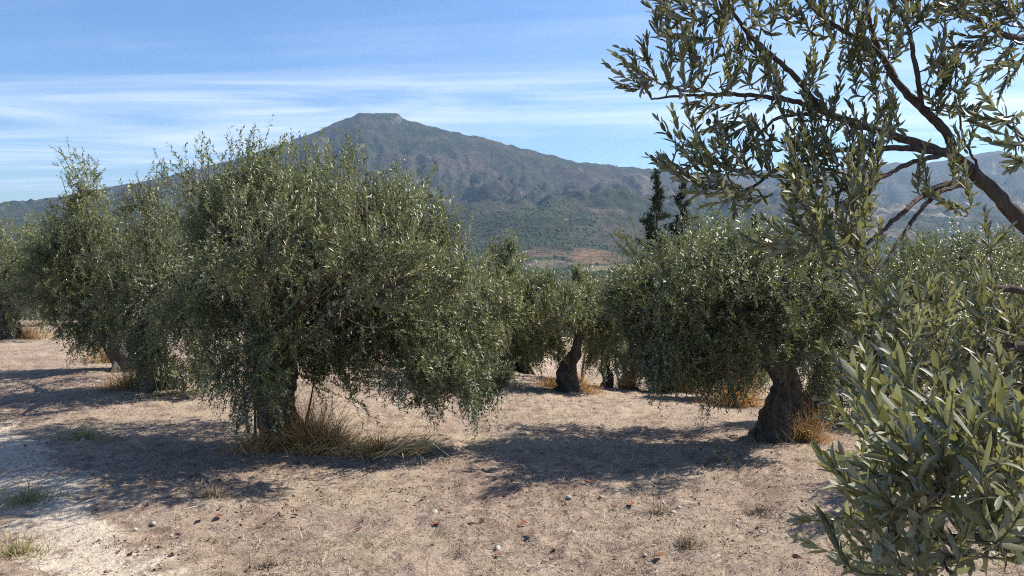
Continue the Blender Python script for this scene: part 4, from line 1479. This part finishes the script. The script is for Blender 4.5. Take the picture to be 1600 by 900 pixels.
def pebbles():
    g = np.random.default_rng(31)
    n = 800
    y = 4.0 * (12 / 4.0) ** g.random(n)
    x = y * g.uniform(-.8, .7, n)
    s = g.gamma(1.6, .0032, n) + .003
    z = near_z(x, y) + relief(x, y)
    B = np.array([(1, 0, 0), (0, 1, 0), (-1, 0, 0), (0, -1, 0), (0, 0, .8), (0, 0, -.6)])
    V = B[None] * g.uniform(.6, 1.3, (n, 6, 1)) * s[:, None, None]
    V = V + np.stack([x, y, z + s * .3], -1)[:, None]
    F = np.array([(0, 1, 4), (1, 2, 4), (2, 3, 4), (3, 0, 4), (1, 0, 5), (2, 1, 5), (3, 2, 5), (0, 3, 5)])
    me = mesh_np('gravel', V.reshape(-1, 3), (np.arange(n)[:, None, None] * 6 + F[None]).reshape(-1, 3), False, None, M_GRIT)
    obj('gravel', me, kind='stuff', label='fine pale grit scattered over the earth', cat='gravel')


pebbles()


def leaf_litter():
    g = np.random.default_rng(32)
    n = 11000
    y = 4.0 * (13 / 4.0) ** g.random(n)
    x = y * g.uniform(-.8, .75, n)
    keep = fbm(x * .7, y * .7, 3, 91) + .5 * fbm(x * 2.6, y * 2.6, 2, 92) + g.normal(0, .2, n) > .12
    x, y = x[keep], y[keep]
    n = len(x)
    P = np.stack([x, y, near_z(x, y) + relief(x, y) + g.uniform(.003, .012, n)], -1)
    A = unit(g.normal(0, 1, (n, 3)) * np.array([1, 1, .35]))
    N = unit(g.normal(0, .5, (n, 3)) + np.array([0, 0, 1.0]))
    L = g.gamma(3, .006, n) + .008
    V, F = rhombus_leaves(P, A, N, L, L * g.uniform(.3, .75, n))
    me = mesh_np('leaf_litter', V, F, False, {'tint': ('FLOAT', np.repeat(g.random(n), 4))}, M_LITTER)
    obj('leaf_litter', me, kind='stuff', label='brown crumbled leaves strewn over the dry earth', cat='leaf litter')


leaf_litter()


def dead_leaf_mesh(seed):
    g = np.random.default_rng(seed)
    m_ = 9
    a = np.linspace(0, 2 * np.pi, m_, endpoint=False)
    r = 1 + .35 * np.cos(a * 3 + g.uniform(0, 6)) + g.uniform(-.15, .15, m_)
    V = np.stack([r * np.cos(a), r * np.sin(a) * .75, .45 * np.abs(np.sin(a + .6)) + g.uniform(0, .25, m_)], -1)
    V = np.vstack([V, [[0, 0, .12]]])
    F = np.array([(i, (i + 1) % m_, m_) for i in range(m_)])
    return mesh_np('dead_leaf', V, F, False, None, M_DEAD)


DL = [dead_leaf_mesh(i) for i in range(4)]
for q, (px, py, w, lb) in enumerate([
        (817, 821, 17, 'orange-brown curled leaf on the straw, brightest of the dead leaves'), (832, 836, 20, 'flat dark red leaf under the orange one'),
        (1030, 873, 20, 'dark brown curled leaf at the bottom edge below the pebbles'), (986, 791, 14, 'reddish dead leaf left of the pebble cluster'),
        (1243, 876, 18, 'dark dead leaf in the shadow beside the foreground spray'), (681, 822, 16, 'reddish-brown leaf just left of the broken stone'),
        (737, 822, 15, 'red-brown leaf between the broken stone and the orange leaf'), (752, 818, 12, 'small red-brown leaf right of the broken stone'),
        (922, 755, 16, 'rust-red leaf at the lower rim of the gnarled tree shadow'), (405, 829, 12, 'dark red leaf in the straw, left of centre'),
        (342, 810, 15, 'dark curled leaf below the big shadow, left'), (1172, 858, 10, 'small dark leaf right of the straw tuft'),
        (778, 868, 13, 'brown leaf under the round pale stone'), (1322, 870, 14, 'dark leaf at the tip of the foreground spray'),
        (268, 870, 12, 'brown leaf right of the dusty track at the bottom'), (792, 774, 12, 'dark brown leaf below the hanging spray'),
        (663, 780, 10, 'small dark leaf under the biggest olive shadow'), (560, 830, 10, 'small brown leaf in the straw, centre left'), (960, 795, 12, 'brown leaf left of the reddish one')]):
    c = ground_hit(px, py)
    s = w * c[1] / FPX * .5
    o = obj('dead_leaf', DL[q % 4], label=lb, cat='dead leaf', group='dead leaves on the ground', loc=c + np.array([0, 0, .012]))
    o.scale = (s, s, s * .8)
    o.rotation_euler = (rng.uniform(-.3, .3), rng.uniform(-.3, .3), rng.uniform(0, 6))

# ------------------------------------------------------------------ haze
HAZE_DENSITY = 0.000056


def build_haze():
    x, y0, y1, z0, z1 = 12000.0, -200.0, 9600.0, -95.0, 745.0
    V = np.array([(-x, y0, z0), (x, y0, z0), (x, y1, z0), (-x, y1, z0), (-x, y0, z1), (x, y0, z1), (x, y1, z1), (-x, y1, z1)])
    F = np.array([(0, 3, 2, 1), (4, 5, 6, 7), (0, 1, 5, 4), (1, 2, 6, 5), (2, 3, 7, 6), (3, 0, 4, 7)])
    m_ = bpy.data.materials.new('air')
    m_.use_nodes = True
    t = m_.node_tree
    t.nodes.clear()
    o = t.nodes.new('ShaderNodeOutputMaterial')
    v = t.nodes.new('ShaderNodeVolumePrincipled')
    v.inputs['Color'].default_value = (.48, .70, 1.0, 1)
    v.inputs['Density'].default_value = HAZE_DENSITY
    v.inputs['Anisotropy'].default_value = 0.2
    t.links.new(v.outputs[0], o.inputs['Volume'])
    obj('haze', mesh_np('haze', V, F, False, None, m_), kind='stuff', label='thin blue haze over the valley', cat='haze')


build_haze()
tris = 0
for o in bpy.data.objects:
    if o.type == 'MESH':
        tris += sum(1 for _ in ()) or len(o.data.loops) - 2 * len(o.data.polygons)
print('triangles', tris)
